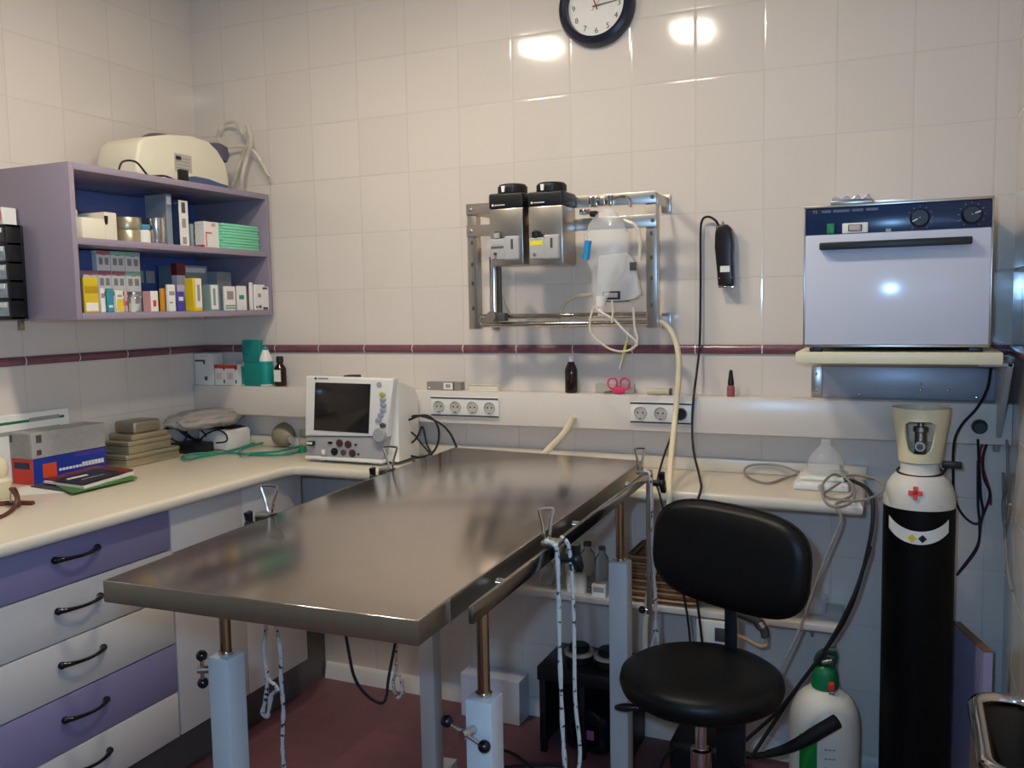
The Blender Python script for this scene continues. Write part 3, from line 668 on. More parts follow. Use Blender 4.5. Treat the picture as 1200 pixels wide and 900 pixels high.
for i, (u, v) in enumerate([(448.5, 462), (449, 468.3), (449.3, 474.5), (449, 480.5), (446.5, 486.5), (443.7, 492.3), (449, 498.5)]):
    x, z = my(u, v); bt.lathe([(.0115, 0), (.0115, .003), (.009, .005), (.001, .0055)], mat('yellow_key', '#b9ae52', .4) if i == 0 else (M_DGREY if i == 6 else mat('button_grey', '#9aa0a8', .4)), seg=20, mtx=Matrix.Translation((x, YM-.0005, z)) @ Matrix.Rotation(pi/2, 4, 'X'), sy=.72)
obj('buttons', bt, t)
x, z = my(446, 509.5)
obj('rotary_knob', MB().lathe([(.024, 0), (.024, .010), (.021, .014), (.001, .0145)], M_GREYP, seg=28, mtx=Matrix.Translation((x, YM-.0005, z)) @ Matrix.Rotation(pi/2, 4, 'X')), t)
x, z = my(444.5, 451)
obj('standby_button', MB().lathe([(.010, 0), (.010, .001), (.001, .0012)], M_GREYP, seg=20, mtx=Matrix.Translation((x, YM-.0003, z)) @ Matrix.Rotation(pi/2, 4, 'X')), t)
x, z = my(370, 443.5); lg = MB().ball((x, YM-.0005, z), .005, M_DGREY, 12, sy=.2); x2, _ = my(376, 444)
for k in range(6): lg.box((x+.010+.007*k, YM-.0008, z-.002), (x+.015+.007*k, YM+.0002, z+.002), M_DGREY)
obj('logo', lg, t)
sk = MB()
for u, v, r, m in [(397, 519.5, .010, mat('dark_connector', '#4c2629', .4)), (407, 521, .010, mat('dark_connector', '#4c2629', .4)), (391, 529.5, .010, M_BLACK), (401.5, 530.5, .008, M_DGREY), (412, 531.5, .010, mat('dark_connector', '#4c2629', .4)), (416, 521.5, .003, M_BLACK), (419, 532.5, .003, M_BLACK)]:
    x, z = my(u, v); mt = Matrix.Translation((x, YM+.006, z)) @ Matrix.Rotation(pi/2, 4, 'X')
    sk.lathe([(r*1.3, 0), (r*1.3, .004), (r, .005), (r*.6, .0055), (.001, .003)], m, seg=18, mtx=mt)
x, z = my(365, 519.5); sk.box((x-.013, YM-.012, z-.008), (x+.013, YM+.006, z+.008), M_BLACK, .003); sk.box((x-.010, YM-.016, z-.002), (x+.012, YM-.010, z+.006), M_PLASTW, .002)
x, z = my(379, 530); sk.box((x-.012, YM-.001, z-.012), (x+.012, YM+.006, z+.012), M_GREYP, .002); sk.box((x-.006, YM-.003, z-.008), (x+.006, YM+.006, z+.008), M_PLASTW, .002)
x, z = my(386, 519); sk.box((x-.008, YM+.001, z-.004), (x+.008, YM+.006, z+.004), M_BLACK, .001)
obj('sockets', sk, lo)
x, z = my(405, 438)
obj('top_handle', MB().box((.785, -.2, tr[1]-.006), (.825, -.15, tr[1]+.003), M_BLACK, .002), t)
# black cable coil beside the monitor
b = MB(); YK = -.16
def kz(l, y=YK): return [P(u, v, y=y+.006*(i % 3)) for i, (u, v) in enumerate(l)]
b.tube(kz([(470, 496), (493, 487), (505, 489), (513, 500), (514, 515), (509, 528), (500, 534), (490, 536), (478, 533), (466, 528)]), .0036, M_RUB, 8)
b.tube(kz([(468, 500), (484, 508), (494, 520), (506, 533), (500, 520), (495, 500), (489, 512), (482, 519), (468, 524)], -.15), .0034, M_RUB, 8)
b.tube(kz([(472, 494), (488, 487), (512, 494), (526, 506), (535, 524), (540, 540)], -.14), .0036, M_RUB, 8)
b.tube([V((1.03, -.16, Zt+.004)), V((1.07, -.19, Zt+.004)), V((1.11, -.22, Zt+.004)), V((1.12, -.18, Zt+.004))], .0036, M_RUB, 8)
single('cable_coil', b, 'black cable coiled on the worktop right of the monitor', 'cable')

# ================================================================== THINGS ON THE WALL LEDGE
ZL = LZ1+.0004
yl = -.045
def lx(u, v=450, y=yl): return P(u, v, y=y).x
def lz(u, v, y=yl): return P(u, v, y=y).z
bx = [.004, lx(250, 450, -.07), -.07, -.012, ZL, 1.245]
carton('white_carton', 'tall white box with dark corner marks at the left end of the ledge', bx, M_PAPER, [('-y', (.05, .74), (.6, .80), dk), ('-y', (.5, .66), (.6, .80), dk), ('-y', (.55, .15), (.7, .27), dk)])
xa, xb, xc = lx(252, 450, -.07), lx(265, 450, -.07), lx(279, 450, -.07)
for i, (p, q_) in enumerate([(xa, xb), (xb, xc)]):
    carton('red_white_carton', ['small white box with red top edge, left one of the pair', 'small white box with red top edge, right one of the pair'][i], [p+.0006, q_-.0006, -.07, -.03, ZL, 1.202], M_PAPER, [('-y', (0, .82), (1, 1), M_RED), ('-y', (.8, .1), (.92, .28), dk), ('-y', (.8, .75), (.95, .9), mat('card_dkred', '#7a2026', .5)), ('-y', (.15, .3), (.6, .6), mat('pale_pink', '#e0c4bc', .5))], 'pair of red-topped boxes on the ledge')
def bottle(name, label, x, y, r, h, body, capm, capr, caph, labelm=None, lz0=.1, lz1=.6, neck=.45, cat='bottle', lip=None):
    t = thing(name, label, cat, (x, y, ZL)); c = (x, y, ZL); hs = h-caph
    obj('bottle', MB().lathe([(r*.9, 0), (r, .003), (r, hs*.72), (r*.9, hs*.8), (r*neck*1.1, hs*.95), (r*neck, hs)], body, c, 28), t)
    obj('cap', MB().lathe([(capr, hs+.0004), (capr, h-.004), (capr*.85, h), (.001, h)], capm, c, 24), t)
    if labelm: obj('label', MB().lathe([(r+.0005, hs*lz0), (r+.0008, hs*lz0+.001), (r+.0008, hs*lz1), (r+.0004, hs*lz1+.001)], labelm, c, 28), t)
    return t
bottle('spray_bottle', 'slim white bottle with teal label behind the teal carton', lx(286), -.03, .019, .115, M_PLASTW, M_PLASTW, .012, .02, M_TEAL, .04, .75)
xa, xb = lx(287, 450, -.072), lx(305, 450, -.072)
t = thing('teal_carton', 'tall teal carton on the ledge between two white bottles', 'box', ((xa+xb)/2, -.05, ZL))
obj('carton', MB().box((xa, -.074, ZL), (xb, -.052, 1.212), mat('teal_card', '#128078', .45), .0015).box((xa-.004, -.074, 1.2125), (xb+.001, -.050, 1.297), mat('teal_card', '#128078', .45), .0015), t)
bottle('white_bottle', 'white bottle with teal label and cap beside the teal carton', lx(312.5), yl, .027, .148, M_PLASTW, M_TEAL, .0125, .012, M_TEAL, .05, .68)
t = bottle('brown_bottle', 'dark brown bottle with white label at the right of the teal carton', lx(329), yl, .0225, .112, M_BROWNG, M_BLACK, .0135, .024)
obj('label', MB().box((lx(326), yl-.0235, ZL+.018), (lx(333.5), yl-.020, ZL+.062), M_PAPER), t)
# flat box and clear stick on the ledge
x0, x1 = lx(500, 452, -.06), lx(540, 452, -.06)
carton('small_grey_box', 'flat grey box with a white square label on the ledge', [x0, x1, -.06, -.03, ZL, 1.150], mat('grey_box', '#8f8880', .5), [('-y', (.5, .12), (.76, .92), M_PAPER), ('-y', (.56, .3), (.7, .75), M_PRINT), ('-y', (.78, 0), (.81, 1), M_DGREY), ('-y', (.05, .2), (.1, .4), M_PAPER)])
x0, x1 = lx(551, 452, -.05), lx(585, 452, -.05)
carton('white_strip_box', 'flat cream box lying on the ledge above the four sockets', [x0, x1, -.06, -.03, ZL, 1.142], M_PLASTC, [('-y', (.0, .85), (1, .97), M_PRINT)])
bottle('dropper_bottle', 'dark brown glass bottle with white cap below the vaporiser rack', lx(669.5), yl, .0205, .118, M_BROWNG, M_PLASTW, .0085, .018, None, neck=.5)
x0, x1 = lx(697, 455, -.04), lx(742, 455, -.04)
carton('glass_slide_box', 'flat beige box behind the pink scissors', [x0, x1, -.034, -.014, ZL, 1.152], mat('beige_box', '#b5aa9f', .4), [])
# pink scissors, standing handles up
sxm = lx(725, 455, -.06)
t = thing('scissors', 'pink-handled scissors on the ledge', 'scissors', (sxm, -.06, ZL))
b = MB()
for s in (-1, 1):
    c = V((sxm+s*.020, -.060, ZL+.034)); b.tube([c+V((.015*math.cos(a), 0, .017*math.sin(a))) for a in [2*pi*i/12 for i in range(12)]], .0030, M_PINK, 8, 3, True)
b.ball((sxm, -.060, ZL+.0125), .0125, M_PINK, 14, sx=1.7, sy=.55)
obj('handles', b, t)
obj('blades', MB().prism([(sxm-.05, ZL+.001), (sxm-.045, ZL+.009), (sxm-.012, ZL+.012), (sxm-.012, ZL+.004)], -.0625, -.0595, M_SATIN, 'y'), t)
x0, x1 = lx(759, 460, -.05), lx(786, 460, -.05)
t = thing('syringe', 'pale syringe tube with a dark plunger end on the ledge', 'syringe', ((x0+x1)/2, -.05, ZL))
obj('barrel', MB().cyl((x0, -.05, ZL+.0105), (x1-.004, -.05, ZL+.0105), .010, mat('pale_syringe', '#d8d0b2', .3, alpha=.85)), t)
obj('plunger', MB().cyl((x1-.0035, -.05, ZL+.0105), (x1+.003, -.05, ZL+.0105), .0103, M_DGREY), t)
xx = lx(856.5)
t = thing('polish_bottle', 'small bottle with a long black cap and pink label on the ledge', 'bottle', (xx, yl, ZL))
obj('bottle', MB().lathe([(.0105, 0), (.012, .002), (.0115, .030), (.007, .0335)], mat('pink_label', '#a8565c', .35, 0, .35, 120), (xx, yl, ZL), 20), t)
obj('cap', MB().lathe([(.0095, .034), (.0095, .040), (.005, .075), (.0035, .079), (.001, .08)], M_BLACK, (xx, yl, ZL), 20), t)
# socket strips on the ledge face
def socket_strip(label, u0, u1, vt, vb, n):
    yf = LEDGE_Y-.0004
    a, b_ = P(u0, vt, y=yf), P(u1, vt, y=yf); x0, x1 = a.x, b_.x; z0, z1 = 1.036, 1.104
    t = thing('socket_strip', label, 'sockets', ((x0+x1)/2, yf, z0))
    pl = MB().box((x0, yf-.008, z0), (x1, yf, z1), M_PLASTW, .002)
    obj('faceplate', pl, t)
    obj('trim_strip', MB().box((x0, yf-.010, z1-.0065), (x1, yf-.0081, z1-.0025), M_BLACK).box((x0, yf-.010, z0+.0025), (x1, yf-.0081, z0+.0065), M_BLACK), t)
    w = (x1-x0)/n
    for k in range(n):
        c = V((x0+w*(k+.5), yf-.0082, (z0+z1)/2)); mt = Matrix.Translation(c) @ Matrix.Rotation(pi/2, 4, 'X')
        s = MB().lathe([(.0197, 0), (.0197, .0045), (.0185, .005), (.0170, .0008), (.001, .0008)], mat('socket_white', '#bdb5a9', .35), seg=28, mtx=mt)
        for d in (-.008, .008): s.cyl(c+V((d, -.0006, 0)), c+V((d, -.0018, 0)), .0030, M_DGREY, 10)
        s.box(c+V((-.003, -.0056, -.0195)), c+V((.003, -.001, -.0165)), M_DGREY)
        obj('socket', s, t)
    return t, [x0+w*(k+.5) for k in range(n)], (z0+z1)/2, yf
socket_strip('white strip of four wall sockets between black lines', 506, 585, 466, 488, 4)
ss, xs, zs, yf = socket_strip('white strip of three wall sockets with a black plug', 739.5, 811, 471, 496, 3)
t = thing('power_plug', 'round black plug in the socket behind the cream hose', 'plug', (xs[2], yf-.02, zs))
obj('plug', MB().cyl((xs[2], yf-.0112, zs), (xs[2], yf-.034, zs), .0175, M_BLACK, 24, .014, .002), t)
obj('cable', MB().tube([(xs[2], yf-.034, zs-.004), (xs[2]-.008, yf-.045, zs-.03), (xs[2]-.025, -.2, .96), (xs[2]-.02, -.30, ZC+.015), (xs[2]+.0, -.352, ZC-.01), (xs[2]+.03, -.362, .76), (xs[2]+.08, -.37, .55), (xs[2]+.1, -.37, .3)], .0032, M_RUB, 8), t)

# ================================================================== CLOCK
cc = V((1.643, -.001, 2.327)); R_ = .122
t = thing('wall_clock', 'round white wall clock with a thick dark rim', 'clock', cc)
mt = Matrix.Translation(cc) @ Matrix.Rotation(pi/2, 4, 'X')
obj('rim', MB().lathe([(R_, 0), (R_, .02), (R_-.006, .034), (R_-.018, .040), (R_-.028, .036), (R_-.031, .018), (R_-.031, .001)], mat('rim_dark', '#1d1f30', .28), seg=64, mtx=mt), t)
fc = obj('face', MB().lathe([(R_-.0312, .002), (R_-.0312, .016), (.001, .0162)], mat('clock_face', '#e4e0d8', .4), seg=64, mtx=mt), t)
nb = MB()
for h in range(1, 13):
    a = pi/2-h*pi/6; nb.text(str(h), .024, M_BLACK, frame(cc+V((.074*math.cos(a), -.0164, .074*math.sin(a))), (1, 0, 0), (0, 0, 1)))
obj('numerals', nb, fc)
def hand(ang, l0, l1, w, m, off):
    d = V((math.sin(ang), 0, math.cos(ang))); n = V((math.cos(ang), 0, -math.sin(ang))); o = cc+V((0, off, 0))
    a, b_ = o+d*l0, o+d*l1; vs = [a-n*w, a+n*w, b_+n*w*.6, b_-n*w*.6]; vs += [v+V((0, -.0012, 0)) for v in vs]
    return MB().add(vs, [(0, 1, 2, 3), (4, 7, 6, 5), (0, 4, 5, 1), (1, 5, 6, 2), (2, 6, 7, 3), (3, 7, 4, 0)], m)
obj('hour_hand', hand(-.36, -.012, .05, .0022, M_MAROON, -.018), t)
obj('minute_hand', hand(2*pi*14/60, -.012, .078, .0016, M_DGREY, -.020), t)
obj('second_hand', hand(.72, -.02, .075, .0008, M_RED, -.022), t)

# ================================================================== VAPORISER RACK
YR = -.15
t = thing('equipment_rack', 'steel wall rack holding the two vaporisers', 'rack', (1.55, -.08, 1.333))
def upright(x0, x1, z0, z1):
    b = MB().box((x0, YR-.004, z0), (x1, YR, z1), M_SATIN, .0008); b.box((x1-.004, YR, z0), (x1, YR+.03, z1), M_SATIN, .0008)
    for z in (z0+.06, z0+.14, z0+.2, z0+.27): b.box(((x0+x1)/2-.004, YR-.0045, z), ((x0+x1)/2+.004, YR-.0038, z+.012), M_DGREY)
    return b
obj('upright', upright(1.247, 1.279, 1.333, 1.732), t)
obj('upright', upright(1.834, 1.866, 1.333, 1.728), t)
for x0, x1 in ((1.247, 1.283), (1.83, 1.868)):
    for za, zb_ in ((1.694, 1.726), (1.337, 1.365)):
        obj('wall_arm', MB().box((x1-.005, YR, za), (x1, -.0052, zb_), M_SATIN, .001).box((x1-.025, -.0055, za-.012), (x1+.004, -.001, zb_+.010), M_SATIN, .001), t)
for z0, z1 in ((1.697, 1.731), (1.628, 1.664)):
    b = MB().box((1.247, YR-.009, z0), (1.866, YR-.0045, z1), M_SATIN, .001)
    for x in (1.258, 1.856): b.cyl((x, YR-.0135, (z0+z1)/2), (x, YR-.0088, (z0+z1)/2), .0065, M_CHROME, 6)
    obj('cross_rail', b, t)
for z in (1.3465, 1.372): obj('bottom_tube', MB().cyl((1.2792, YR+.012, z), (1.8338, YR+.012, z), .0085, M_CHROME, 14), t)
obj('gas_pipe', MB().cyl((1.342, YR-.012, 1.384), (1.342, YR-.012, 1.56), .014, M_CHROME, 20).cyl((1.362, YR-.012, 1.384), (1.362, YR-.012, 1.55), .006, M_DGREY, 12), t)
obj('pipe_valve', MB().cyl((1.342, YR-.045, 1.372), (1.342, YR+.0, 1.372), .0165, M_SATIN, 20, bev=.002).box((1.33, YR-.03, 1.358), (1.385, YR-.0, 1.3835), M_DGREY, .003), t)
cn = MB()
for u, v, w, h, m in [(697, 237, .026, .030, M_CHROME), (708, 236, .018, .026, M_SATIN), (716, 235, .014, .034, M_CHROME), (697, 251, .020, .018, M_BLACK), (684, 249, .016, .016, M_CHROME)]:
    q = P(u, v, y=-.17); cn.box((q.x-w/2, -.19, q.z-h/2), (q.x+w/2, YR-.0092, q.z+h/2), m, .003)
q = P(722, 236, y=-.17); cn.tube([P(720, 232, y=-.175), P(733, 230, y=-.175), P(738, 236, y=-.175), P(738, 243, y=-.175)], .0045, M_CHROME, 8)
cn.cyl(P(680, 249, y=-.175), P(692, 248, y=-.175), .008, M_CHROME, 14)
obj('gas_fittings', cn, t)

def vaporiser(label, uL, uR, vT, vM, vB, knob, yellow):
    yF, yB = -.275, YR-.0095
    a = P(uL, vM, y=yF); c = P(uR, vM, y=yF); x0, x1 = a.x, c.x; zt, zm, zb = P((uL+uR)/2, vT, y=yF).z, P((uL+uR)/2, vM, y=yF).z, P((uL+uR)/2, vB, y=yF).z
    t = thing('vaporiser', label, 'vaporiser', ((x0+x1)/2, (yF+yB)/2, zb), 'pair of vaporisers on the rack')
    obj('body', MB().box((x0+.001, yF+.001, zb), (x1-.001, yB, zm-.0005), M_SATIN, .003), t)
    top = obj('top_cover', MB().box((x0, yF-.003, zm), (x1+.002, yB-.001, zt), M_BLACK, .006, 3), t)
    lg = MB().ball((x0+.014, yF-.0035, zm+.010), .0035, M_PAPER, 10, sy=.2)
    for k in range(7): lg.box((x0+.021+.0048*k, yF-.0042, zm+.0085), (x0+.0245+.0048*k, yF-.003, zm+.0115), M_PAPER)
    obj('logo', lg, top)
    kx = (x0+x1)/2+.004; ky = (yF+yB)/2-.012
    kk = MB().lathe([(.043, 0), (.044, .002), (.044, .020), (.041, .026), (.038, .028), (.001, .028)], M_BLACK, (kx, ky, zt+.0003), 40)
    for i in range(30):
        a = 2*pi*i/30; kk.box((kx+.0435*math.cos(a)-.0012, ky+.0435*math.sin(a)-.0012, zt+.003), (kx+.0435*math.cos(a)+.0012, ky+.0435*math.sin(a)+.0012, zt+.022), M_BLACK)
    dial = obj('dial', kk, t)
    ma = frame(V((kx-.012, ky-.0455, zt+.013)), (1, 0, 0), (0, 0, 1))
    obj('dial_mark', MB().prism([(-.006, .008), (.006, .008), (.004, -.010), (-.004, -.010)], -.003, .0008, M_PAPER, mtx=ma), dial)
    # grey filler block
    fx0, fx1 = x0+.009, x1-.004; fz0, fz1 = zb+.016, zb+.083
    fb = MB().box((fx0, yF-.018, fz0), ((fx0+fx1)/2+.001, yF+.0008, fz1-.004), M_GREYP, .004, 3); fb.box(((fx0+fx1)/2, yF-.024, fz0-.002), (fx1, yF+.0008, fz1+.002), M_GREYP, .005, 3)
    f = obj('filler_block', fb, t)
    d = MB().box((fx1-.026, yF-.0252, fz0+.030), (fx1-.019, yF-.0238, fz1-.008), M_DGREY)
    d.box((fx0+.004, yF-.0188, fz0+.034 if not yellow else fz0+.040), ((fx0+fx1)/2-.004, yF-.0178, fz0+.041 if not yellow else fz0+.054), mat('label_yellow', '#e2d23c', .5) if yellow else mat('label_mauve', '#5e5460', .5))
    d.box((fx0+.006, yF-.0186, fz0+.045 if not yellow else fz0+.056), ((fx0+fx1)/2-.010, yF-.0178, fz0+.047 if not yellow else fz0+.058), M_PRINT)
    for dx, dz in ((.0, 0), (.0, -.014)) if not yellow else ((0, -.004),): d.cyl((fx0+.018+dx, yF-.0225, fz0+.018+dz), (fx0+.018+dx, yF-.0175, fz0+.018+dz), .005 if dz == 0 else .004, M_DGREY if dz == 0 else M_SATIN, 14)
    obj('label', d, f)
    obj('filler_cap', MB().cyl((fx0+.020, yF-.010, fz1-.003), (fx0+.020, yF-.010, fz1+.014), .0095 if not yellow else .013, M_GREYP if not yellow else M_BLACK, 16, bev=.002).cyl((fx0+.020, yF-.010, fz1+.0142), (fx0+.020, yF-.010, fz1+.018), .007, M_DGREY, 16), t)
    return t
vaporiser('left steel vaporiser with a mauve label and black dial', 573, 612.5, 226, 244, 311, 0, False)
vaporiser('right steel vaporiser with a yellow label and black dial', 618.5, 659, 224, 241, 310, 1, True)

# breathing bag, absorber canister and tubing hanging on the rack
t = thing('reservoir_bag', 'clear breathing bag hanging from the rack in front of the white canister', 'bag', P(712, 345, y=-.235))
YB = -.235
prof = [(245, 6), (252, 13), (262, 21), (275, 26), (290, 27), (305, 24), (318, 19), (330, 14), (342, 10), (350, 9)]
ctr = [(712, 245), (711, 252), (710, 262), (710, 275), (711, 290), (712, 305), (711, 318), (708, 330), (705, 342), (704, 350)]
vs = []; fs = []; n = 26
for (u, v), (_, w) in zip(ctr, prof):
    c = P(u, v, y=YB); r = w/F_PX*(c-CAM).dot(CF)
    for k in range(n):
        a = 2*pi*k/n; rr = r*(1+.09*math.sin(5*a+v*.12)+.05*math.sin(9*a-v*.2)); vs.append(c+V((rr*math.cos(a), .55*rr*math.sin(a), 0)))
for j in range(len(prof)-1):
    for k in range(n): fs.append((j*n+k, j*n+(k+1) % n, (j+1)*n+(k+1) % n, (j+1)*n+k))
obj('bag', MB().add(vs, fs, M_FILM), t, 80)
c = P(704, 352, y=YB)
obj('neck', MB().cyl(c+V((0, 0, -.018)), c+V((.002, 0, .012)), .013, M_PLASTW, 16, .017).cyl(c+V((0, 0, -.045)), c+V((0, 0, -.0185)), .009, M_PLASTW, 14), t)
a, b_ = P(686.5, 304, y=YB-.05), P(689.5, 282, y=YB-.05)
obj('blue_clip', MB().cyl(a, b_, .010, mat('clip_blue', '#1c86c0', .35), 16), t)
cpt = [P(u, v, y=-.168) for u, v in [(704, 300), (735, 296), (744, 304), (753, 345), (746, 351), (725, 355), (700, 354), (700, 330)]]
t = thing('absorber_canister', 'grey-white machine with a small dark window on the rack', 'machine', P(726, 355, y=-.18))
obj('housing', MB().prism([(p.x, p.z) for p in cpt], -.185, -.1605, mat('canister_grey', '#c4bfba', .4), 'y', bev=.006, seg=3), t)
w0, w1 = P(706, 351, y=-.186), P(727, 341, y=-.186)
obj('window', MB().box((w0.x, -.1885, w0.z), (w1.x, -.1852, w1.z), M_BLACK, .002).box((w0.x+.006, -.1895, w0.z+.005), (w1.x-.008, -.1884, w1.z-.005), M_GREYP, .001), t)
w0, w1 = P(738, 317, y=-.186), P(746, 307, y=-.186)
obj('dark_port', MB().box((w0.x, -.1885, w0.z), (w1.x, -.1852, w1.z), M_DGREY, .001), t)
w0, w1 = P(702, 353, y=-.186), P(738, 353, y=-.186)
obj('lower_line', MB().box((w0.x, -.1876, w0.z-.003), (w1.x, -.1852, w0.z), M_DGREY), t)
def yt(l, y=-.245): return [P(u, v, y=y) for u, v in l]
single('breathing_tube', MB().tube(yt([(704, 368), (697, 360), (692, 372), (692, 388), (699, 398), (715, 409), (730, 412), (742, 408), (747, 398), (744, 385), (742, 360)]), .0035, M_TUBE, 8), 'thin clear tube making the big loop below the breathing bag', 'tubing')
single('breathing_tube', MB().tube(yt([(700, 364), (712, 370), (722, 377), (732, 388), (745, 400), (746, 406)], -.252), .0035, M_TUBE, 8), 'thin clear tube running diagonally down from the bag neck', 'tubing')
single('breathing_tube', MB().tube(yt([(717, 352), (718, 365), (717, 378)], -.255), .003, M_TUBE, 8), 'short thin tube hanging straight in front of the canister window', 'tubing')
single('breathing_tube', MB().tube(yt([(731, 258), (745, 265), (750, 282), (749, 305)], -.20), .006, M_TUBE, 8), 'clear tube arching right of the breathing bag to the canister', 'tubing')
b = MB()
b.tube([P(u, v, y=y) for u, v, y in [(696, 345, -.19), (672, 348, -.12), (659, 360, -.07), (655, 374, -.05), (662, 384, -.05)]], .005, M_TUBE, 8)
single('curved_tube', b, 'beige tube curving behind the rack beside the breathing bag', 'tubing')
b = MB().tube([P(u, v, y=y) for u, v, y in [(588, 345, -.12), (592, 358, -.10), (600, 370, -.10), (615, 377, -.11), (640, 378, -.115), (672, 377, -.115)]], .004, M_TUBE, 8)
single('rack_tube', b, 'thin clear tube running along the bottom bar of the rack', 'tubing')
t = thing('probe', 'thin clear probe with a yellow sleeve hanging below the rack', 'probe', P(731, 430, y=-.17))
obj('sleeve', MB().cyl(P(734, 401, y=-.17), P(730, 418, y=-.17), .0042, mat('sleeve_yellow', '#d8c84c', .4), 10), t)
obj('tip', MB().cyl(P(730, 418.3, y=-.17), P(726, 432, y=-.17), .003, M_TUBE, 10).cyl(P(735, 400.7, y=-.17), P(736, 385, y=-.17), .0025, M_TUBE, 8), t)
# cream hose and clipper
b = MB().tube([P(769, 377, y=-.13), P(778, 379, y=-.12), P(789, 393, y=-.115), P(795, 415, y=-.115), P(795, 445, y=-.115), P(791, 490, y=-.13), P(787, 530, y=-.22), P(784, 570, y=-.365), P(783, 600, y=-.375), V((1.89, -.385, .55)), V((1.895, -.39, .30))], .0085, M_HOSE, 12)
single('cream_hose', b, 'cream hose running from the rack down over the worktop', 'hose')
b = MB().tube([P(672, 488, y=-.092), P(664, 503, y=-.092), P(655, 514, y=-.092), P(640, 529, y=-.092), P(630, 540, y=-.10)], .010, M_HOSE, 12)
single('short_hose', b, 'short cream hose below the ledge beyond the steel table', 'hose')
ck = thing('hair_clipper', 'black hair clipper hanging head down on the tiled wall', 'clipper', P(848, 336, y=-.03))
q = [P(u, v, y=-.04) for u, v in [(839.5, 264), (852, 263), (857, 268), (859, 285), (858.5, 300), (859, 315), (860, 335), (841.5, 335), (839.5, 310), (837.5, 290), (838, 275)]]
obj('body', MB().prism([(p.x, p.z) for p in q], -.046, -.008, mat('clipper_black', '#1f1414', .3), 'y', bev=.006, seg=3), ck)
p0, p1 = P(841.5, 337, y=-.05), P(860, 331.5, y=-.05)
obj('blade', MB().box((p0.x, -.048, p0.z-.001), (p1.x, -.020, p0.z+.004), M_CHROME, .001), ck)
p0, p1 = P(844, 319, y=-.0465), P(855, 311.5, y=-.0465)
obj('label', MB().box((p0.x, -.0475, p0.z), (p1.x, -.0462, p1.z), M_PAPER), ck)
for u, v in ((843, 326), (857, 325)): obj('screw', MB().ball(P(u, v, y=-.0465), .0025, M_CHROME, 10), ck)
sc2 = MB()
for k in range(5): p = P(842+k*3, 270, y=-.0465); sc2.box((p.x-.002, -.0475, p.z-.008), (p.x+.001, -.0462, p.z+.003), M_BLACK)
obj('vents', sc2, ck)
p = P(847, 262, y=-.02)
obj('hook', MB().tube([(p.x, -.002, p.z+.004), (p.x, -.018, p.z), (p.x, -.022, p.z+.008)], .002, M_SATIN, 8), ck)
obj('cord', MB().tube([P(842, 264, y=-.03), P(838, 258, y=-.03), P(830, 254, y=-.025), P(823, 258, y=-.022), P(821, 275, y=-.02), P(821, 330, y=-.02), P(820, 400, y=-.025), P(816, 440, y=-.05), P(813, 464, y=-.092), P(811, 500, y=-.10), P(813, 530, y=-.16), P(820, 560, y=-.30), P(820.5, 578, y=-.352), V((2.0, -.365, .78)), V((2.03, -.375, .6)), V((2.06, -.38, .35))], .0036, M_RUB, 8), ck)

# ================================================================== OVEN ON ITS SHELF
sh = thing('wall_shelf', 'cream wall shelf under the white oven on a tapered bracket', 'shelf', (2.5, -.17, 1.245))
obj('board', MB().box((2.279, -.352, 1.243), (2.748, -.001, 1.272), mat('shelf_cream', '#e0d8b8', .4, 0, .04), .002), sh)
obj('bracket', MB().prism([(-.001, .985), (-.03, .985), (-.30, 1.235), (-.30, 1.2425), (-.001, 1.2425)], 2.762, 2.775, M_LEG, 'x', bev=.002).box((2.70, -.30, 1.236), (2.775, -.01, 1.2428), M_LEG), sh)
b = MB().box((2.289, -.007, 1.1225), (2.775, -.001, 1.213), mat('plate_grey', '#a2a4ae', .35, .15, .05), .001); b.box((2.289, -.010, 1.1225), (2.318, -.0072, 1.213), M_SATIN, .001)
wp = thing('wall_plate', 'grey metal mounting plate on the wall under the oven shelf', 'plate', (2.53, -.005, 1.122))
obj('plate', b, wp)
for x, z in ((2.303, 1.19), (2.303, 1.14), (2.42, 1.132), (2.58, 1.165), (2.58, 1.148), (2.65, 1.15), (2.72, 1.13)): obj('screw', MB().ball((x, -.0105 if x < 2.32 else -.0075, z), .0042, M_CHROME, 10, sy=.4), wp)
OYF = -.335
ox0, ox1, oz0, oz1 = 2.295, 2.722, 1.284, 1.641
ov = thing('sterilising_oven', 'white hot-air oven with navy control panel on the wall shelf', 'oven', ((ox0+ox1)/2, -.17, 1.2724))
obj('body', MB().box((ox0, OYF+.012, oz0), (ox1, -.012, oz1), M_OVEN, .004).box((ox0, OYF, oz1-.006), (ox1, OYF+.012, oz1), M_SATIN, .001).box((ox0, OYF, oz0), (ox0+.004, OYF+.012, oz1), M_SATIN, .001).box((ox1-.004, OYF, oz0), (ox1, OYF+.012, oz1), M_SATIN, .001).box((ox0, OYF, oz0), (ox1, OYF+.012, oz0+.006), M_SATIN, .001), ov)
zp0 = oz1-.0715
cp = obj('control_panel', MB().box((ox0+.0045, OYF+.003, zp0), (ox1-.0045, OYF+.0118, oz1-.0065), M_NAVY, .001), ov)
dr = obj('door', MB().box((ox0+.0045, OYF-.006, oz0+.0065), (ox1-.0045, OYF+.0118, zp0-.002), M_OVEN, .003), ov)
ha, hb, hc = P(960, 284.5, y=OYF-.03), P(1140, 276.5, y=OYF-.03), P(960, 293, y=OYF-.03)
obj('handle', MB().box((ha.x, OYF-.030, hc.z), (hb.x, OYF-.0062, (ha.z+hb.z)/2), mat('handle_black', '#1a1c1a', .45), .003), dr)
for x in (ox0+.03, ox1-.03):
    for y in (OYF+.03, -.05): obj('foot', MB().box((x-.015, y-.012, 1.2724), (x+.015, y+.012, oz0-.0003), M_BLACK, .001), ov)
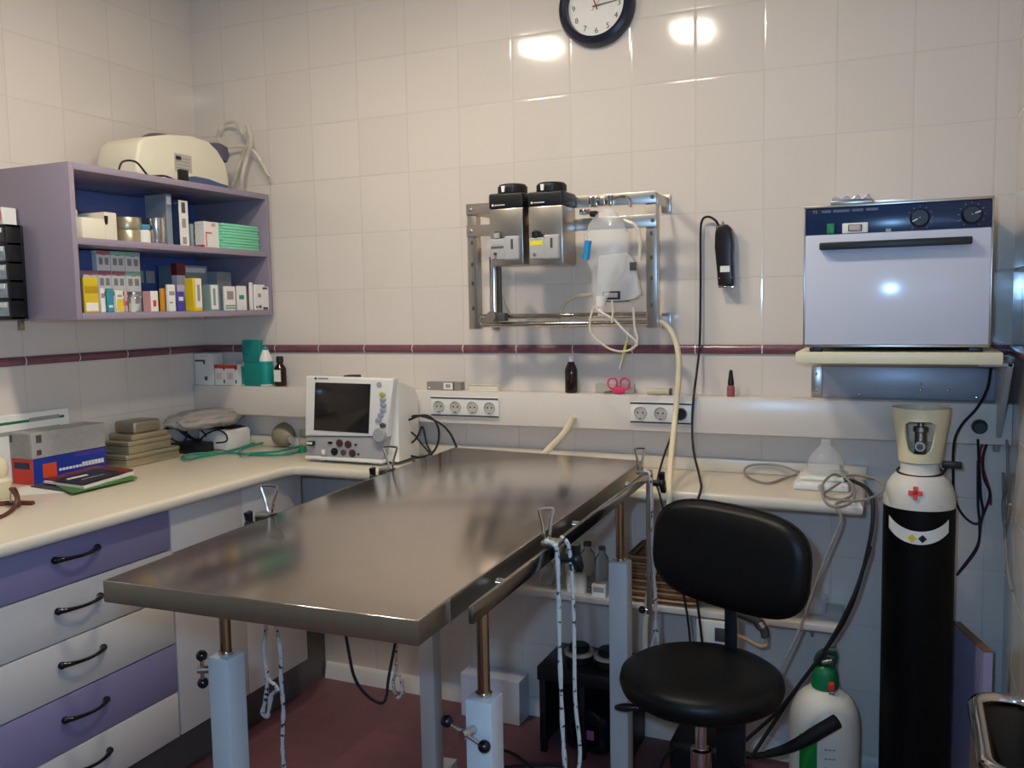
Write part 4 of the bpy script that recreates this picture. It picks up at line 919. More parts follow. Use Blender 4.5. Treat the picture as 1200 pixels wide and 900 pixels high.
def op(u, v): q = P(u, v, y=OYF); return q.x, q.z
for nm, u, v in (('temperature_knob', 1078, 255.5), ('timer_knob', 1139, 251.5)):
    x, z = op(u, v); kb = MB().cyl((x, OYF+.0028, z), (x, OYF-.016, z), .0225, M_BLACK, 36, .020, .002)
    a = math.radians(214 if nm[1] == 'e' else 20); a = math.radians(208) if 'temp' in nm else math.radians(20)
    kb.box((x-.001, OYF-.0166, z-.001), (x+.001, OYF-.0158, z+.001), M_PAPER)
    kb.add([(x+r*math.cos(a)+s*.0012*math.sin(a), OYF-.0165, z+r*math.sin(a)-s*.0012*math.cos(a)) for r, s in ((.006, 1), (.006, -1), (.019, -1), (.019, 1))], [(0, 1, 2, 3)], M_PAPER)
    k = obj(nm, kb, cp)
    tk = MB()
    for j in range(11):
        a2 = math.radians(235-29*j); tk.add([(x+r*math.cos(a2)+s*.0006*math.sin(a2), OYF+.0026, z+r*math.sin(a2)-s*.0006*math.cos(a2)) for r, s in ((.026, 1), (.026, -1), (.030, -1), (.030, 1))], [(0, 1, 2, 3)], mat('tick_grey', '#8d93a0', .5))
    obj('dial_marks', tk, cp)
x, z = op(973.5, 268); obj('green_switch', MB().box((x-.009, OYF-.004, z-.0125), (x+.009, OYF+.0028, z+.0125), mat('switch_green', '#1a7a48', .35), .002), cp)
x, z = op(1002, 267); g = MB().box((x-.030, OYF-.002, z-.0125), (x+.030, OYF+.0028, z+.0125), M_PLASTW, .002); g.box((x-.016, OYF-.004, z-.0085), (x+.016, OYF-.0018, z+.0085), M_DGREY, .001).box((x-.0135, OYF-.006, z-.007), (x+.0135, OYF-.0036, z+.007), mat('beige_key', '#b5ada4', .4), .002)
obj('counter_window', g, cp)
lt = MB(); x, z = op(952, 249)
lt.text('TS', .011, mat('tick_grey', '#8d93a0', .5), frame(V((x+.006, OYF+.0024, z)), (1, 0, 0), (0, 0, 1)))
xx = x+.022
for w in (.022, .038, .026, .028):
    lt.box((xx, OYF+.0020, z-.003), (xx+w, OYF+.0031, z+.003), mat('faint_print', '#565f74', .5)); xx += w+.006
obj('lettering', lt, cp)
x, z = op(1041, 270); obj('indicator', MB().box((x-.006, OYF+.001, z-.005), (x+.006, OYF+.0031, z+.005), mat('tick_grey', '#8d93a0', .5)), cp)
a, b_ = P(974, 236, y=-.30), P(1024, 236, y=-.30)
t = thing('instrument_pouch', 'small silver tray wrapped in film on top of the oven', 'tray', ((a.x+b_.x)/2, -.28, oz1))
bl_ = MB()
bl_.box((a.x, -.33, oz1+.0004), (b_.x, -.22, oz1+.011), M_SATIN, .003)
obj('tray', bl_, t)
wv = [(a.x+.004+(b_.x-a.x-.008)*k/12, oz1+.019+.005*math.sin(k*1.9)+.003*math.sin(k*4.1)) for k in range(13)]
obj('wrap', MB().prism([(a.x+.004, oz1+.0114)]+wv+[(b_.x-.004, oz1+.0114)], -.325, -.225, mat('silver_foil', '#c6cad2', .22, .6, .1, 30, .4, 60), 'y', bev=.001), t, 30)

# ================================================================== GAS CYLINDERS AT THE RIGHT
c = V((2.578, -.20, 0)); RC = .0875
cy = thing('oxygen_cylinder', 'tall black gas cylinder with white shoulder and cream valve guard', 'cylinder', c)
obj('body', MB().lathe([(RC-.006, .0005), (RC, .006), (RC, .864)], M_CYLB, c, 48), cy)
sh_ = [(RC, .8645)]+[(RC*math.cos(a)**.9 if a < 1.2 else RC*.4, .865+.075*math.sin(a)) for a in [i*.14 for i in range(1, 8)]]
sh_ = [(RC, .8645), (RC*.995, .880), (RC*.97, .897), (RC*.90, .918), (RC*.80, .935), (RC*.68, .946), (RC*.57, .952), (RC*.54, .958), (RC*.54, .978)]
so = obj('shoulder', MB().lathe(sh_, M_CYLW, c, 48), cy)
# red cross
cr = MB(); ang0 = math.atan2(CAM.y-c.y, CAM.x-c.x)-.03
def on_cyl(a, r, z): return V((c.x+r*math.cos(a), c.y+r*math.sin(a), z))
fr = on_cyl(ang0-.08, RC*.955, .910); tx = V((-math.sin(ang0), math.cos(ang0), 0)); ty = V((-.35*math.cos(ang0), -.35*math.sin(ang0), .94))
mt = frame(fr+V((math.cos(ang0), math.sin(ang0), .3))*.002, tx, ty)
for a, b2 in ((.0165, .0055), (.0055, .0165)): cr.box((-a, -b2, -.006), (a, b2, .0012), M_RED, mtx=mt)
obj('red_cross', cr, so)
# curved warning label
lb = MB(); vs = []; fs = []; n = 16
for i in range(n+1):
    t_ = i/n*2-1; a = ang0+t_*.92+.02; drop = .030*(1-t_*t_)
    for rr, z in ((RC+.0006, .842-drop), (RC+.0006, .842-drop-.034)): vs.append(on_cyl(a-.06*0, rr, z))
for i in range(n): fs.append((2*i, 2*i+2, 2*i+3, 2*i+1))
lb.add(vs, fs, M_PAPER)
for da, m in ((-.16, M_YEL), (.12, M_BLACK)):
    a = ang0+da+.02; o = on_cyl(a, RC+.0012, .794); tx = V((-math.sin(a), math.cos(a), 0)); mt = frame(o, tx, (0, 0, 1)) @ Matrix.Rotation(pi/4, 4, 'Z')
    lb.box((-.0075, -.0075, -.0006), (.0075, .0075, .0004), m, mtx=mt)
obj('hazard_label', lb, cy)
# valve guard: flared cup with big windows
gm = M_IVORY; g = MB()
def ring(r0, r1, z0, z1, m=gm, w=.006): g.lathe([(r0, z0), (r1, z1), (r1-w, z1), (r0-w, z0), (r0, z0)], m, c, 40)
ring(.052, .054, .980, 1.004); ring(.068, .071, 1.090, 1.122)
for k in (-1, 1):
    a0 = ang0+k*pi/2
    vs = []; nd = 11; zr = ((1.0035, .054), (1.012, .0552), (1.03, .0575), (1.06, .062), (1.082, .0667), (1.0905, .0682))
    for i, (z, r) in enumerate(zr):
        wd = [1.35, 1.08, .98, .95, 1.0, 1.2][i]
        for j in range(nd):
            da = wd*(2*j/(nd-1)-1); vs.append(on_cyl(a0+da, r, z)); vs.append(on_cyl(a0+da, r-.006, z))
    fs = []; w_ = 2*nd
    for i in range(len(zr)-1):
        for j in range(nd-1):
            p = i*w_+2*j; fs += [(p, p+2, p+2+w_, p+w_), (p+1, p+1+w_, p+3+w_, p+3)]
        for p in (i*w_, i*w_+w_-2): fs.append((p, p+w_, p+w_+1, p+1))
    g.add(vs, fs, gm)
obj('valve_guard', g, cy)
vb = MB().lathe([(.020, .9785), (.022, .985), (.022, 1.0), (.014, 1.004), (.014, 1.055), (.018, 1.058), (.018, 1.070), (.008, 1.072), (.008, 1.082)], M_SATIN, c, 24)
d = V((math.cos(ang0), math.sin(ang0), 0)); vb.cyl(c+V((0, 0, 1.022)), c+V((0, 0, 1.022))+d*.034, .0145, M_SATIN, 20, bev=.002)
vb.cyl(c+V((0, 0, 1.022))+d*.0345, c+V((0, 0, 1.022))+d*.037, .008, M_DGREY, 16)
vo = obj('valve', vb, cy)
hw = MB().lathe([(.026, 1.0825), (.031, 1.086), (.031, 1.098), (.026, 1.102), (.001, 1.102)], M_SATIN, c, 24)
for k in range(6): a = k*pi/3; hw.ball((c.x+.029*math.cos(a), c.y+.029*math.sin(a), 1.092), .0085, M_SATIN, 10)
obj('handwheel', hw, vo)
st = MB(); st.tube([c+V((.0545*math.cos(a), .0545*math.sin(a), .953-.006*math.cos(a-ang0))) for a in [2*pi*i/20 for i in range(20)]], .0032, M_BLACK, 8, 2, True)
e = P(1112, 545, y=-.22); st.box((e.x-.016, e.y-.01, e.z-.008), (e.x+.03, e.y+.006, e.z+.010), M_BLACK, .003)
st.tube([c+V((.052, -.02, .952)), e], .0035, M_BLACK, 8)
obj('retaining_strap', st, cy)

c = V((2.349, -.19, 0)); rs = .094
sc_ = thing('small_gas_cylinder', 'small white gas cylinder with a green valve head on the floor', 'cylinder', c)
obj('body', MB().lathe([(rs-.01, .0005), (rs, .01), (rs, .225), (rs*.985, .245), (rs*.93, .268), (rs*.82, .290), (rs*.66, .309), (rs*.48, .321), (.040, .326)], M_CYLW, c, 44), sc_)
ad = math.atan2(CAM.y-c.y, CAM.x-c.x)
hv = MB().lathe([(.034, .3265), (.037, .330), (.036, .350), (.034, .368), (.030, .384), (.022, .392)], M_GRNP, c, 24)
obj('valve_collar', hv, sc_)
hv = MB().box((-.024, -.018, 0), (.024, .018, .040), mat('dark_green', '#23463a', .4, 0, .1), .008, 3, mtx=Matrix.Translation(c+V((.003, 0, .390))) @ Matrix.Rotation(.2, 4, 'Y'))
hv.tube([c+V((-.022, -.02, .405)), c+V((-.012, -.022, .428)), c+V((.012, -.022, .442)), c+V((.030, -.02, .444))], .009, mat('dark_green', '#23463a', .4), 10)
hv.cyl(c+V((-.005, -.024, .405)), c+V((.022, -.026, .416)), .006, M_SATIN, 12)
obj('valve_head', hv, sc_)
q = V((c.x+.020, c.y-.036, .345)); obj('red_tap', MB().box(q-V((.008, .006, .012)), q+V((.008, .006, .012)), M_RED, .003).box(q-V((.008, .006, .022)), q+V((.008, .004, -.013)), M_SATIN, .002), sc_)
gl = MB(); vs = []; fs = []
for i in range(9):
    a = ad-.75+i*.07
    for z in (.02, .215): vs.append(V((c.x+(rs+.0006)*math.cos(a), c.y+(rs+.0006)*math.sin(a), z)))
for i in range(8): fs.append((2*i, 2*i+2, 2*i+3, 2*i+1))
gl.add(vs, fs, mat('green_label', '#1f8a3c', .4))
for k in range(6):
    for j in range(3): a = ad+.05+j*.11; o = V((c.x+(rs+.0006)*math.cos(a), c.y+(rs+.0006)*math.sin(a), .06+.026*k)); gl.box((-.004, -.002, -.0004), (.004, .002, .0004), M_PRINT, mtx=frame(o, (-math.sin(a), math.cos(a), 0), (0, 0, 1)))
obj('label', gl, sc_)

nz = thing('black_nozzle', 'black hose nozzle leaning across the small white cylinder', 'nozzle', P(945, 868, y=-.32))
obj('horn', MB().tube([P(898, 884, y=-.315), P(920, 878, y=-.318), P(942, 868, y=-.32), P(962, 856, y=-.32), P(981, 845, y=-.32)], lambda t: .010+.009*min(1, t*1.6), M_RUB, 14), nz)
obj('hose', MB().tube([P(897, 884.5, y=-.315), P(880, 886, y=-.31), P(862, 884, y=-.30), V((2.15, -.33, .012)), V((2.05, -.37, .010))], .009, M_RUB, 10), nz)
# board in the corner, plug and cables, steel bin
bd = MB().prism([(2.672, -.030), (2.735, -.235), (2.756, -.229), (2.693, -.024)], .0005, .498, mat('grey_lavender', '#9a94b4', .4, 0, .05), bev=.001)
bd.prism([(2.672, -.030), (2.735, -.235), (2.756, -.229), (2.693, -.024)], .4985, .502, mat('wood_edge', '#8a5f3c', .5, 0, .1))
single('leaning_board', bd, 'grey board with a brown top edge standing in the right corner', 'board')
pl_ = P(1146, 497, y=-.03)
t = thing('wall_plug', 'black wall plug with cables beside the tall cylinder', 'plug', pl_)
obj('socket', MB().box((pl_.x-.03, -.0125, pl_.z-.03), (pl_.x+.03, -.001, pl_.z+.03), M_LEG, .003) if False else MB().cyl((pl_.x, LEDGE_Y-.001, pl_.z), (pl_.x, LEDGE_Y-.03, pl_.z), .020, M_BLACK, 24, .016, .002), t)
def rc(l, y=-.11): return [P(u, v, y=(y if len(o_) == 0 else o_[0])) for u, v, *o_ in l]
cbm = MB().tube(rc([(1161, 432, -.05), (1157, 455, -.07), (1145, 478, -.10), (1127, 498, -.12), (1118, 520, -.13), (1117, 560, -.05), (1119, 585, -.04), (1128, 603, -.04), (1140, 613, -.04), (1148, 612, -.04), (1152, 600, -.04), (1149, 580, -.05), (1147, 540, -.09), (1146, 515, -.11)]), .0036, M_RUB, 8)
cbm.tube(rc([(1158, 515, -.05), (1152, 535, -.04), (1153, 560, -.04), (1160, 580, -.04), (1150, 610, -.04), (1146, 640, -.04), (1133, 660, -.04), (1121, 674, -.04)]), .0034, mat('dark_cable', '#241c2c', .5), 8)
cbm.tube(rc([(1146, 540, -.05), (1146, 590, -.04), (1148, 615, -.04), (1145, 640, -.04), (1124, 670, -.04)]), .0034, mat('dark_cable', '#241c2c', .5), 8)
obj('cable', cbm, t)
b = MB().tube(rc([(1160, 508, -.06), (1149, 527, -.04), (1151, 545, -.035), (1160, 575, -.035), (1161, 592, -.035)]), .003, mat('red_cable', '#9a2448', .45), 8)
single('red_cable', b, 'thin red cable hanging beside the wall plug', 'cable')
b = MB().tube([(2.785, -.02, 1.13), (2.787, -.05, 1.06), (2.788, -.10, 1.0), (2.787, -.13, .95), (2.787, -.10, .90), (2.786, -.05, .85), (2.787, -.09, .80), (2.788, -.16, .83), (2.788, -.2, .88)], .004, M_GRYCAB, 8)
b.tube([(2.786, -.03, .93), (2.787, -.06, .86), (2.788, -.12, .76), (2.788, -.20, .70), (2.788, -.28, .68)], .004, M_GRYCAB, 8)
single('beige_cable', b, 'beige cable hanging on the right wall beside the plug', 'cable')

def rrect(x0, x1, y0, y1, r, n=8):
    o = []
    for cx_, cy_, a0 in ((x1-r, y1-r, 0), (x0+r, y1-r, pi/2), (x0+r, y0+r, pi), (x1-r, y0+r, 3*pi/2)):
        for i in range(n+1): a = a0+pi/2*i/n; o.append((cx_+r*math.cos(a), cy_+r*math.sin(a)))
    return o
BZ = .60
a = P(1147, 868, z=BZ); far = P(1175, 822, z=BZ).y; near = P(1160, 899, z=BZ).y
print('bin', a, far, near)
t = thing('steel_bin', 'polished steel waste bin with rolled rim at the right edge', 'bin', (2.72, -1.0, 0))
rx0, rx1, ry0, ry1 = 2.664, 2.794, near-.05, far
b = MB(); outl = rrect(rx0, rx1, ry0, ry1, .055); inn = rrect(rx0+.004, rx1-.004, ry0+.004, ry1-.004, .051)
n = len(outl); vs = [V((x, y, .002)) for x, y in outl]+[V((x, y, BZ)) for x, y in outl]+[V((x, y, BZ)) for x, y in inn]+[V((x, y, .006)) for x, y in inn]
fs = []
for k in range(3):
    for i in range(n): fs.append((k*n+i, k*n+(i+1) % n, (k+1)*n+(i+1) % n, (k+1)*n+i))
fs += [tuple(range(n)), tuple(3*n+i for i in range(n))]
obj('shell', b.add(vs, fs, mat('bin_steel', '#c2ac92', .35, 1, .06)), t)
obj('rim', MB().tube([(x, y, BZ+.006) for x, y in rrect(rx0+.008, rx1-.008, ry0+.008, ry1-.008, .048)], .0145, M_CHROME, 12, 1, True), t)

# ================================================================== THINGS ON THE RIGHT WORKTOP
q = quad_px([(930, 573), (985, 576), (998, 560), (945, 556)], ZC)
cx_ = sum(p[0] for p in q)/4; cy_ = sum(p[1] for p in q)/4
t = thing('scale_tray', 'flat white tray with a clear dome on the right worktop end', 'tray', (cx_, cy_, ZC))
obj('base', MB().box((2.262, -.215, Zt), (2.405, -.055, ZC+.022), M_PLASTW, .006, 3).box((2.275, -.19, ZC+.0225), (2.395, -.06, ZC+.034), M_PLASTW, .008, 3), t)
obj('dome', MB().lathe([(.048, .0345), (.050, .04), (.047, .075), (.030, .10), (.016, .112), (.014, .13), (.001, .131)], M_FILM, (2.34, -.125, ZC), 28), t)
obj('port', MB().cyl((2.335, -.222, ZC+.012), (2.335, -.2152, ZC+.012), .009, M_GREYP, 16), t)
b = MB()
b.tube([P(936, 553, y=-.06), P(915, 546, y=-.03), P(895, 544, y=-.026), P(878, 546, y=-.03), P(872, 553, y=-.05), P(880, 561, z=ZC+.005), P(900, 566, z=ZC+.005), P(920, 560, z=ZC+.005), P(934, 555, y=-.06)], .0034, M_GRYCAB, 8)
single('grey_cable_loop', b, 'loop of grey cable lying left of the white tray', 'cable')
b = MB()
b.tube([P(u, v, z=ZC+h) for u, v, h in [(988, 560, .03), (976, 556, .045), (964, 568, .03), (966, 586, .012), (980, 594, .006), (998, 588, .008), (1001, 572, .02), (988, 556, .05), (985, 546, .05)]], .0036, M_GRYCAB, 8)
b.tube([P(985, 565, z=ZC+.03), P(966, 580, z=ZC+.008), P(990, 586, z=ZC+.006), P(1015, 585, z=ZC+.02), P(1035, 575, y=-.28), P(1028, 562, y=-.22), P(1005, 557, y=-.16), P(992, 557, y=-.14)], .0034, M_GRYCAB, 8)
b.tube([P(1000, 560, z=ZC+.03), P(998, 580, z=ZC+.012), V((2.38, -.34, ZC-.005)), P(985, 610, y=-.36), P(965, 660, y=-.37), P(938, 735, y=-.38), P(915, 785, y=-.39), P(890, 840, y=-.40)], .004, M_GRYCAB, 8)
single('grey_cable', b, 'grey cable coiled over the worktop end and hanging to the floor', 'cable')
b = MB()
b.tube([P(988, 562, z=ZC+.03), P(1003, 565, z=ZC+.03), P(1018, 575, y=-.30), P(1023, 595, y=-.34), P(1020, 630, y=-.35), P(1005, 690, y=-.34), P(985, 735, y=-.33), P(950, 785, y=-.32), P(915, 830, y=-.33), P(880, 862, y=-.34), P(860, 880, y=-.36)], .0052, M_RUB, 8)
b.tube([P(1020, 640, y=-.34), P(1000, 700, y=-.36), P(970, 757, y=-.36), P(935, 805, y=-.36), P(905, 850, y=-.36), P(880, 888, y=-.38)], .0052, M_RUB, 8)
single('black_cable', b, 'thick black cables hanging from the worktop end to the floor', 'cable')

# ================================================================== UNDER THE WORKTOP
us = thing('lower_shelf', 'white shelf on the back wall under the worktop', 'shelf', (1.7, -.1, .49))
obj('board', MB().box((1.02, -.205, .488), (2.388, -.001, .506), M_WHITE, .002), us)
bk = MB()
for x in (1.1, 1.68, 2.3): bk.prism([(-.001, .40), (-.012, .40), (-.15, .4875), (-.001, .4875)], x-.004, x+.004, M_LEG, 'x')
obj('bracket', bk, us)
Z2 = .5064
def jar(x, y, r, h, label, capm=M_DGREY, body=M_CLEAR):
    t = thing('glass_bottle', label, 'bottle', (x, y, Z2), 'glass bottles on the lower shelf')
    obj('bottle', MB().lathe([(r*.9, 0), (r, .003), (r, h*.66), (r*.85, h*.76), (r*.42, h*.86), (r*.42, h*.92)], body, (x, y, Z2), 20), t)
    obj('cap', MB().lathe([(r*.5, h*.9205), (r*.5, h), (.001, h)], capm, (x, y, Z2), 16), t)
for i, (u, r, h, l, bm) in enumerate([(640, .022, .09, 'small clear bottle farthest left on the lower shelf', M_CLEAR), (655, .020, .10, 'clear bottle left of the white pots under the clamp knob', M_CLEAR), (689, .026, .15, 'tall clear bottle with dark stopper behind the hanging ropes', M_CLEAR), (706, .022, .14, 'clear bottle with a dark stopper beside the near table leg', M_CLEAR)]):
    q = P(u, 690, y=-.12); jar(q.x, -.12, r, h, l, M_DGREY, bm)
for i, u in enumerate((672, 681)):
    q = P(u, 688, y=-.16); single('plastic_pot', MB().lathe([(.018, 0), (.020, .002), (.020, .055), (.018, .056), (.018, .062), (.001, .062)], M_PLASTW, (q.x, -.165, Z2), 20), ['white plastic pot on the lower shelf, left one', 'white plastic pot on the lower shelf, right one'][i], 'pot', 'white pots on the lower shelf')
q = P(703, 680, y=-.18); carton('small_carton', 'small pale box between the bottles on the lower shelf', [q.x-.022, q.x+.022, -.195, -.15, Z2, Z2+.04], M_PAPER, [('-y', (.1, .4), (.9, .8), MC['grey'])])
xa, xb = P(738, 640, y=-.19).x, 1.99
bsk = thing('wicker_basket', 'brown wicker basket on the lower shelf behind the stool', 'basket', ((xa+xb)/2, -.1, Z2))
w = MB().box((xa, -.19, Z2), (xb, -.02, Z2+.13), M_WICK, .012, 3)
for k in range(7): w.tube([(x, y, Z2+.012+.018*k) for x, y in rrect(xa-.001, xb+.001, -.192, -.018, .02, 4)], .0065, M_WICK, 6, 1, True)
obj('body', w, bsk)
obj('rim', MB().tube([(x, y, Z2+.138) for x, y in rrect(xa-.003, xb+.003, -.194, -.016, .02, 4)], .009, M_WICK, 8, 1, True), bsk)
single('clear_cup', MB().lathe([(.030, 0), (.034, .003), (.040, .05), (.038, .05), (.032, .006)], M_FILM, (2.31, -.1, Z2), 24), 'clear plastic cup at the right end of the lower shelf', 'cup')
single('clear_funnel', MB().lathe([(.012, 0), (.014, .004), (.026, .03), (.03, .035), (.028, .035), (.01, .004)], M_FILM, (2.25, -.15, Z2), 24), 'clear plastic funnel beside the cup on the lower shelf', 'funnel')
# hand piece and strap hanging from the lower shelf
hp = thing('hanging_handpiece', 'dark handpiece with a beige loop hanging under the lower shelf', 'handpiece', P(880, 740, y=-.22))
hb_ = MB().tube([P(u, v, y=-.225) for u, v in [(862, 716), (876, 722), (888, 728), (895, 738), (897, 747)]], lambda t: .016-.005*t, M_DGREY, 12)
obj('body', hb_, hp); obj('collar', MB().cyl(P(889, 729, y=-.225), P(893, 735, y=-.225), .0165, M_CHROME, 16), hp)
obj('loop', MB().tube([P(u, v, y=-.225) for u, v in [(897, 748), (898, 756), (890, 757), (880, 752), (868, 746), (855, 744)]], .0055, mat('beige_strap', '#b59a72', .5), 8), hp)
tp = MB().box((1.995, -.225, .40), (2.115, -.206, .487), M_PLASTW, .006); 
tp.box((2.05, -.2268, .43), (2.10, -.2248, .47), M_DGREY, .002)
single('wall_holder', tp, 'white plastic holder on the lower shelf front behind the stool post', 'holder')
# white box on the floor by the back wall
wbx = MB(); 
x0, x1 = 1.16, P(609, 851, z=0).x; yb_ = P(609, 851, z=0).y
print('white box', x1, yb_, P(609, 800, y=yb_))
wh = P(609, 800, y=yb_).z
carton('floor_box', 'white box on the floor against the back wall under the table', [x0, x1, yb_, -.024, .0005, wh], mat('white_box', '#cfd0d8', .5, 0, .03), [])
# black stand with two jars
bs = thing('black_stand', 'low black stand under the worktop holding two round pots', 'stand', (1.63, -.17, 0))
bx0, bx1, bz = 1.50, 1.79, .235
b = MB().box((bx0, -.245, bz), (bx1, -.03, bz+.045), M_BLACK, .004)
obj('top', b, bs)
for x in (bx0+.006, bx0+.135, bx1-.03): obj('leg', MB().box((x, -.240, .0005), (x+.02, -.220, bz-.0005), M_BLACK, .001), bs)
obj('back_panel', MB().box((bx0, -.05, .0005), (bx1, -.035, bz-.0005), M_BLACK), bs)
for x in (bx0, bx1-.006): obj('side_panel', MB().box((x, -.219, .0005), (x+.0055, -.0505, bz-.0005), mat('dark_brown', '#221c1a', .5), .001), bs)
for i, (u, v, l) in enumerate([(660, 788, 'round black pot with a cream ring, left one on the stand'), (698, 791, 'round black pot with a cream ring, right one on the stand')]):
    q = P(u, v, z=bz+.046+.02); c = V((q.x, -.16, bz+.0455))
    t = thing('round_pot', l, 'pot', c, 'pots on the black stand')
    obj('pot', MB().lathe([(.040, 0), (.044, .004), (.044, .022), (.040, .024)], M_BLACK, c, 28), t)
    obj('ring', MB().lathe([(.043, .0245), (.047, .026), (.047, .034), (.040, .036), (.036, .030), (.001, .028)], mat('pot_cream', '#b9b0a0', .5), c, 28), t)
    obj('knob', MB().lathe([(.032, .0365), (.034, .040), (.033, .052), (.028, .056), (.001, .056)], M_BLACK, c, 24), t)
pk = P(686, 868, y=-.255)
mc = thing('black_pump', 'rounded black pump with a pink tag under the black stand', 'pump', (pk.x-.01, -.2, 0))
pb = MB(); pb.box((pk.x-.085, -.212, .0005), (pk.x+.06, -.09, .13), M_BLACK, .03, 4); pb.cyl((pk.x-.012, -.212, .085), (pk.x-.012, -.075, .085), .062, M_BLACK, 28, bev=.006)
obj('housing', pb, mc)
obj('tag', MB().box((pk.x-.018, -.216, .055), (pk.x+.014, -.2132, .085), mat('pink_tag', '#a85a94', .5), .001), mc)
b = MB()
b.tube([(1.60, -.30, .006), (1.50, -.34, .006), (1.42, -.42, .006), (1.50, -.52, .006), (1.62, -.44, .006), (1.72, -.36, .006)], .0045, M_RUB, 8)
b.tube([(1.74, -.34, .006), (1.66, -.42, .012), (1.56, -.38, .012), (1.45, -.30, .006), (1.38, -.28, .006)], .0045, M_RUB, 8)
single('floor_cables', b, 'black cables lying on the floor by the black stand', 'cable')
b = MB(); b.box((1.93, -.30, .0005), (2.12, -.12, .145), M_BLACK, .02, 3)
single('black_bag', b, 'black padded bag on the floor behind the stool', 'bag')
b = MB().tube([(1.93, -.34, .006), (1.91, -.33, .03), (1.92, -.32, .09), (1.96, -.315, .135), (2.02, -.312, .125)], .004, M_RUB, 8)
single('looped_cable', b, 'black cable curving up beside the black bag', 'cable')

# ================================================================== EXAMINATION TABLE
TZ = .985
NL, NR, FR, FL = V((1.382, -1.738)), V((1.940, -1.721)), V((1.898, -.440)), V((1.302, -.385))
tb = thing('examination_table', 'steel-topped veterinary table with four white legs in the room centre', 'table', (1.63, -1.07, 0))
inset = lambda p, q, d: p+(q-p).normalized()*d
b = MB().prism([NL, NR, FR, FL], TZ-.036, TZ, M_STEEL, bev=.0025, seg=3)
EDGE = mat('folded_edge', '#b0a28e', .36, 1, .06, 30); k_ = b._m(EDGE)
for i, f_ in enumerate(b.f):
    zs_ = [b.v[j].z for j in f_]
    if max(zs_) < TZ-.0008 or min(zs_) < TZ-.02: b.mi[i] = k_
obj('table_top', b, tb)
obj('seam', MB().box((-.0016, -.0008, 0), (.0016, .0008, .036), M_CHROME, mtx=Matrix.Translation((1.9392, -1.63, TZ-.036))), tb)
LEGS = [(V((1.398, -1.492)), .775, 1), (V((1.912, -1.468)), .770, 2), (V((1.897, -.650)), .768, 4), (V((1.312, -.585)), .768, 3)]
for p, zt, k in LEGS:
    lg = obj('leg', MB().box((p.x-.0235, p.y-.0235, .045), (p.x+.0235, p.y+.0235, zt), M_LEG, .003), tb)
    if k != 9: obj('rod', MB().cyl((p.x, p.y, zt+.0003), (p.x, p.y, TZ-.0365), .0105, mat('bronze_rod', '#a48a70', .16, 1, .05), 18).cyl((p.x, p.y, zt+.0002), (p.x, p.y, zt+.006), .0135, M_CHROME, 18), lg)
def crank(p, z, d, rod, parent):
    """locking lever with two black balls on the face of a leg"""
    d = V(d).normalized(); a = p+d*.024; e = a+d*.028
    b = MB().cyl(a, e, .0075, M_CHROME, 14).cyl(e-d*.008-V(rod)*.5, e-d*.008+V(rod)*.5, .0038, M_CHROME, 10)
    c = obj('locking_lever', b, parent)
    for s in (-.5, .5): obj('ball_knob', MB().ball(e-d*.008+V(rod)*s, .0105, M_BLKGL, 14), c)
legs = [o for o in tb.children if o.name.startswith('leg')]
p = LEGS[0][0]; crank(V((p.x, p.y, .748)), 0, (-1, -.55, 0), (-.012, .012, -.058), legs[0])
p = LEGS[1][0]; crank(V((p.x, p.y, .722)), 0, (-.35, -1, 0), (.066, 0, -.030), legs[1])
for x, ya, yb_ in ((1.36, -1.64, -.42), (1.905, -1.62, -.50)):
    pass
b = MB(); 
def bar(p, q, e0, e1):
    p3, q3 = V((p.x, p.y, .0)), V((q.x, q.y, .0)); d = (q3-p3).normalized(); n = V((-d.y, d.x, 0)); a, c = p3-d*e0, q3+d*e1
    return [tuple((a+n*.022)[:2]), tuple((a-n*.022)[:2]), tuple((c-n*.022)[:2]), tuple((c+n*.022)[:2])]
obj('base_bar', MB().prism(bar(LEGS[0][0], LEGS[3][0], .14, .13), .0008, .0448, M_LEG, bev=.002), tb)
obj('base_bar', MB().prism(bar(LEGS[1][0], LEGS[2][0], .14, .13), .0008, .0448, M_LEG, bev=.002), tb)
# side rails
def rail(a, b_, n, parent):
    a, b_ = V(a), V(b_); d = (b_-a).normalized(); n = V(n)
    mt = frame((a+b_)/2, d, (0, 0, 1)); L_ = (b_-a).length
    r = obj('side_rail', MB().box((-L_/2, -.013, -.004), (L_/2, .013, .004), mat('rail_steel', '#8a8580', .16, 1, .04), .0015, mtx=mt), parent)
    st = MB()
    for f in (.14, .5, .88):
        c = a+(b_-a)*f; st.cyl(c-n*.0045, c-n*.0245, .0075, M_CHROME, 14)
    obj('standoff', st, r)
rr0, rr1 = V((1.968, -1.62, .962)), V((1.934, -.52, .962))
rail(rr0, rr1, (1, .03, 0), tb)
def left_edge(y): t_ = (y-NL.y)/(FL.y-NL.y); return NL.x+(FL.x-NL.x)*t_
rl0, rl1 = V((left_edge(-1.55)-.028, -1.55, .962)), V((left_edge(-.5)-.028, -.5, .962))
rail(rl0, rl1, (-1, -.05, 0), tb)
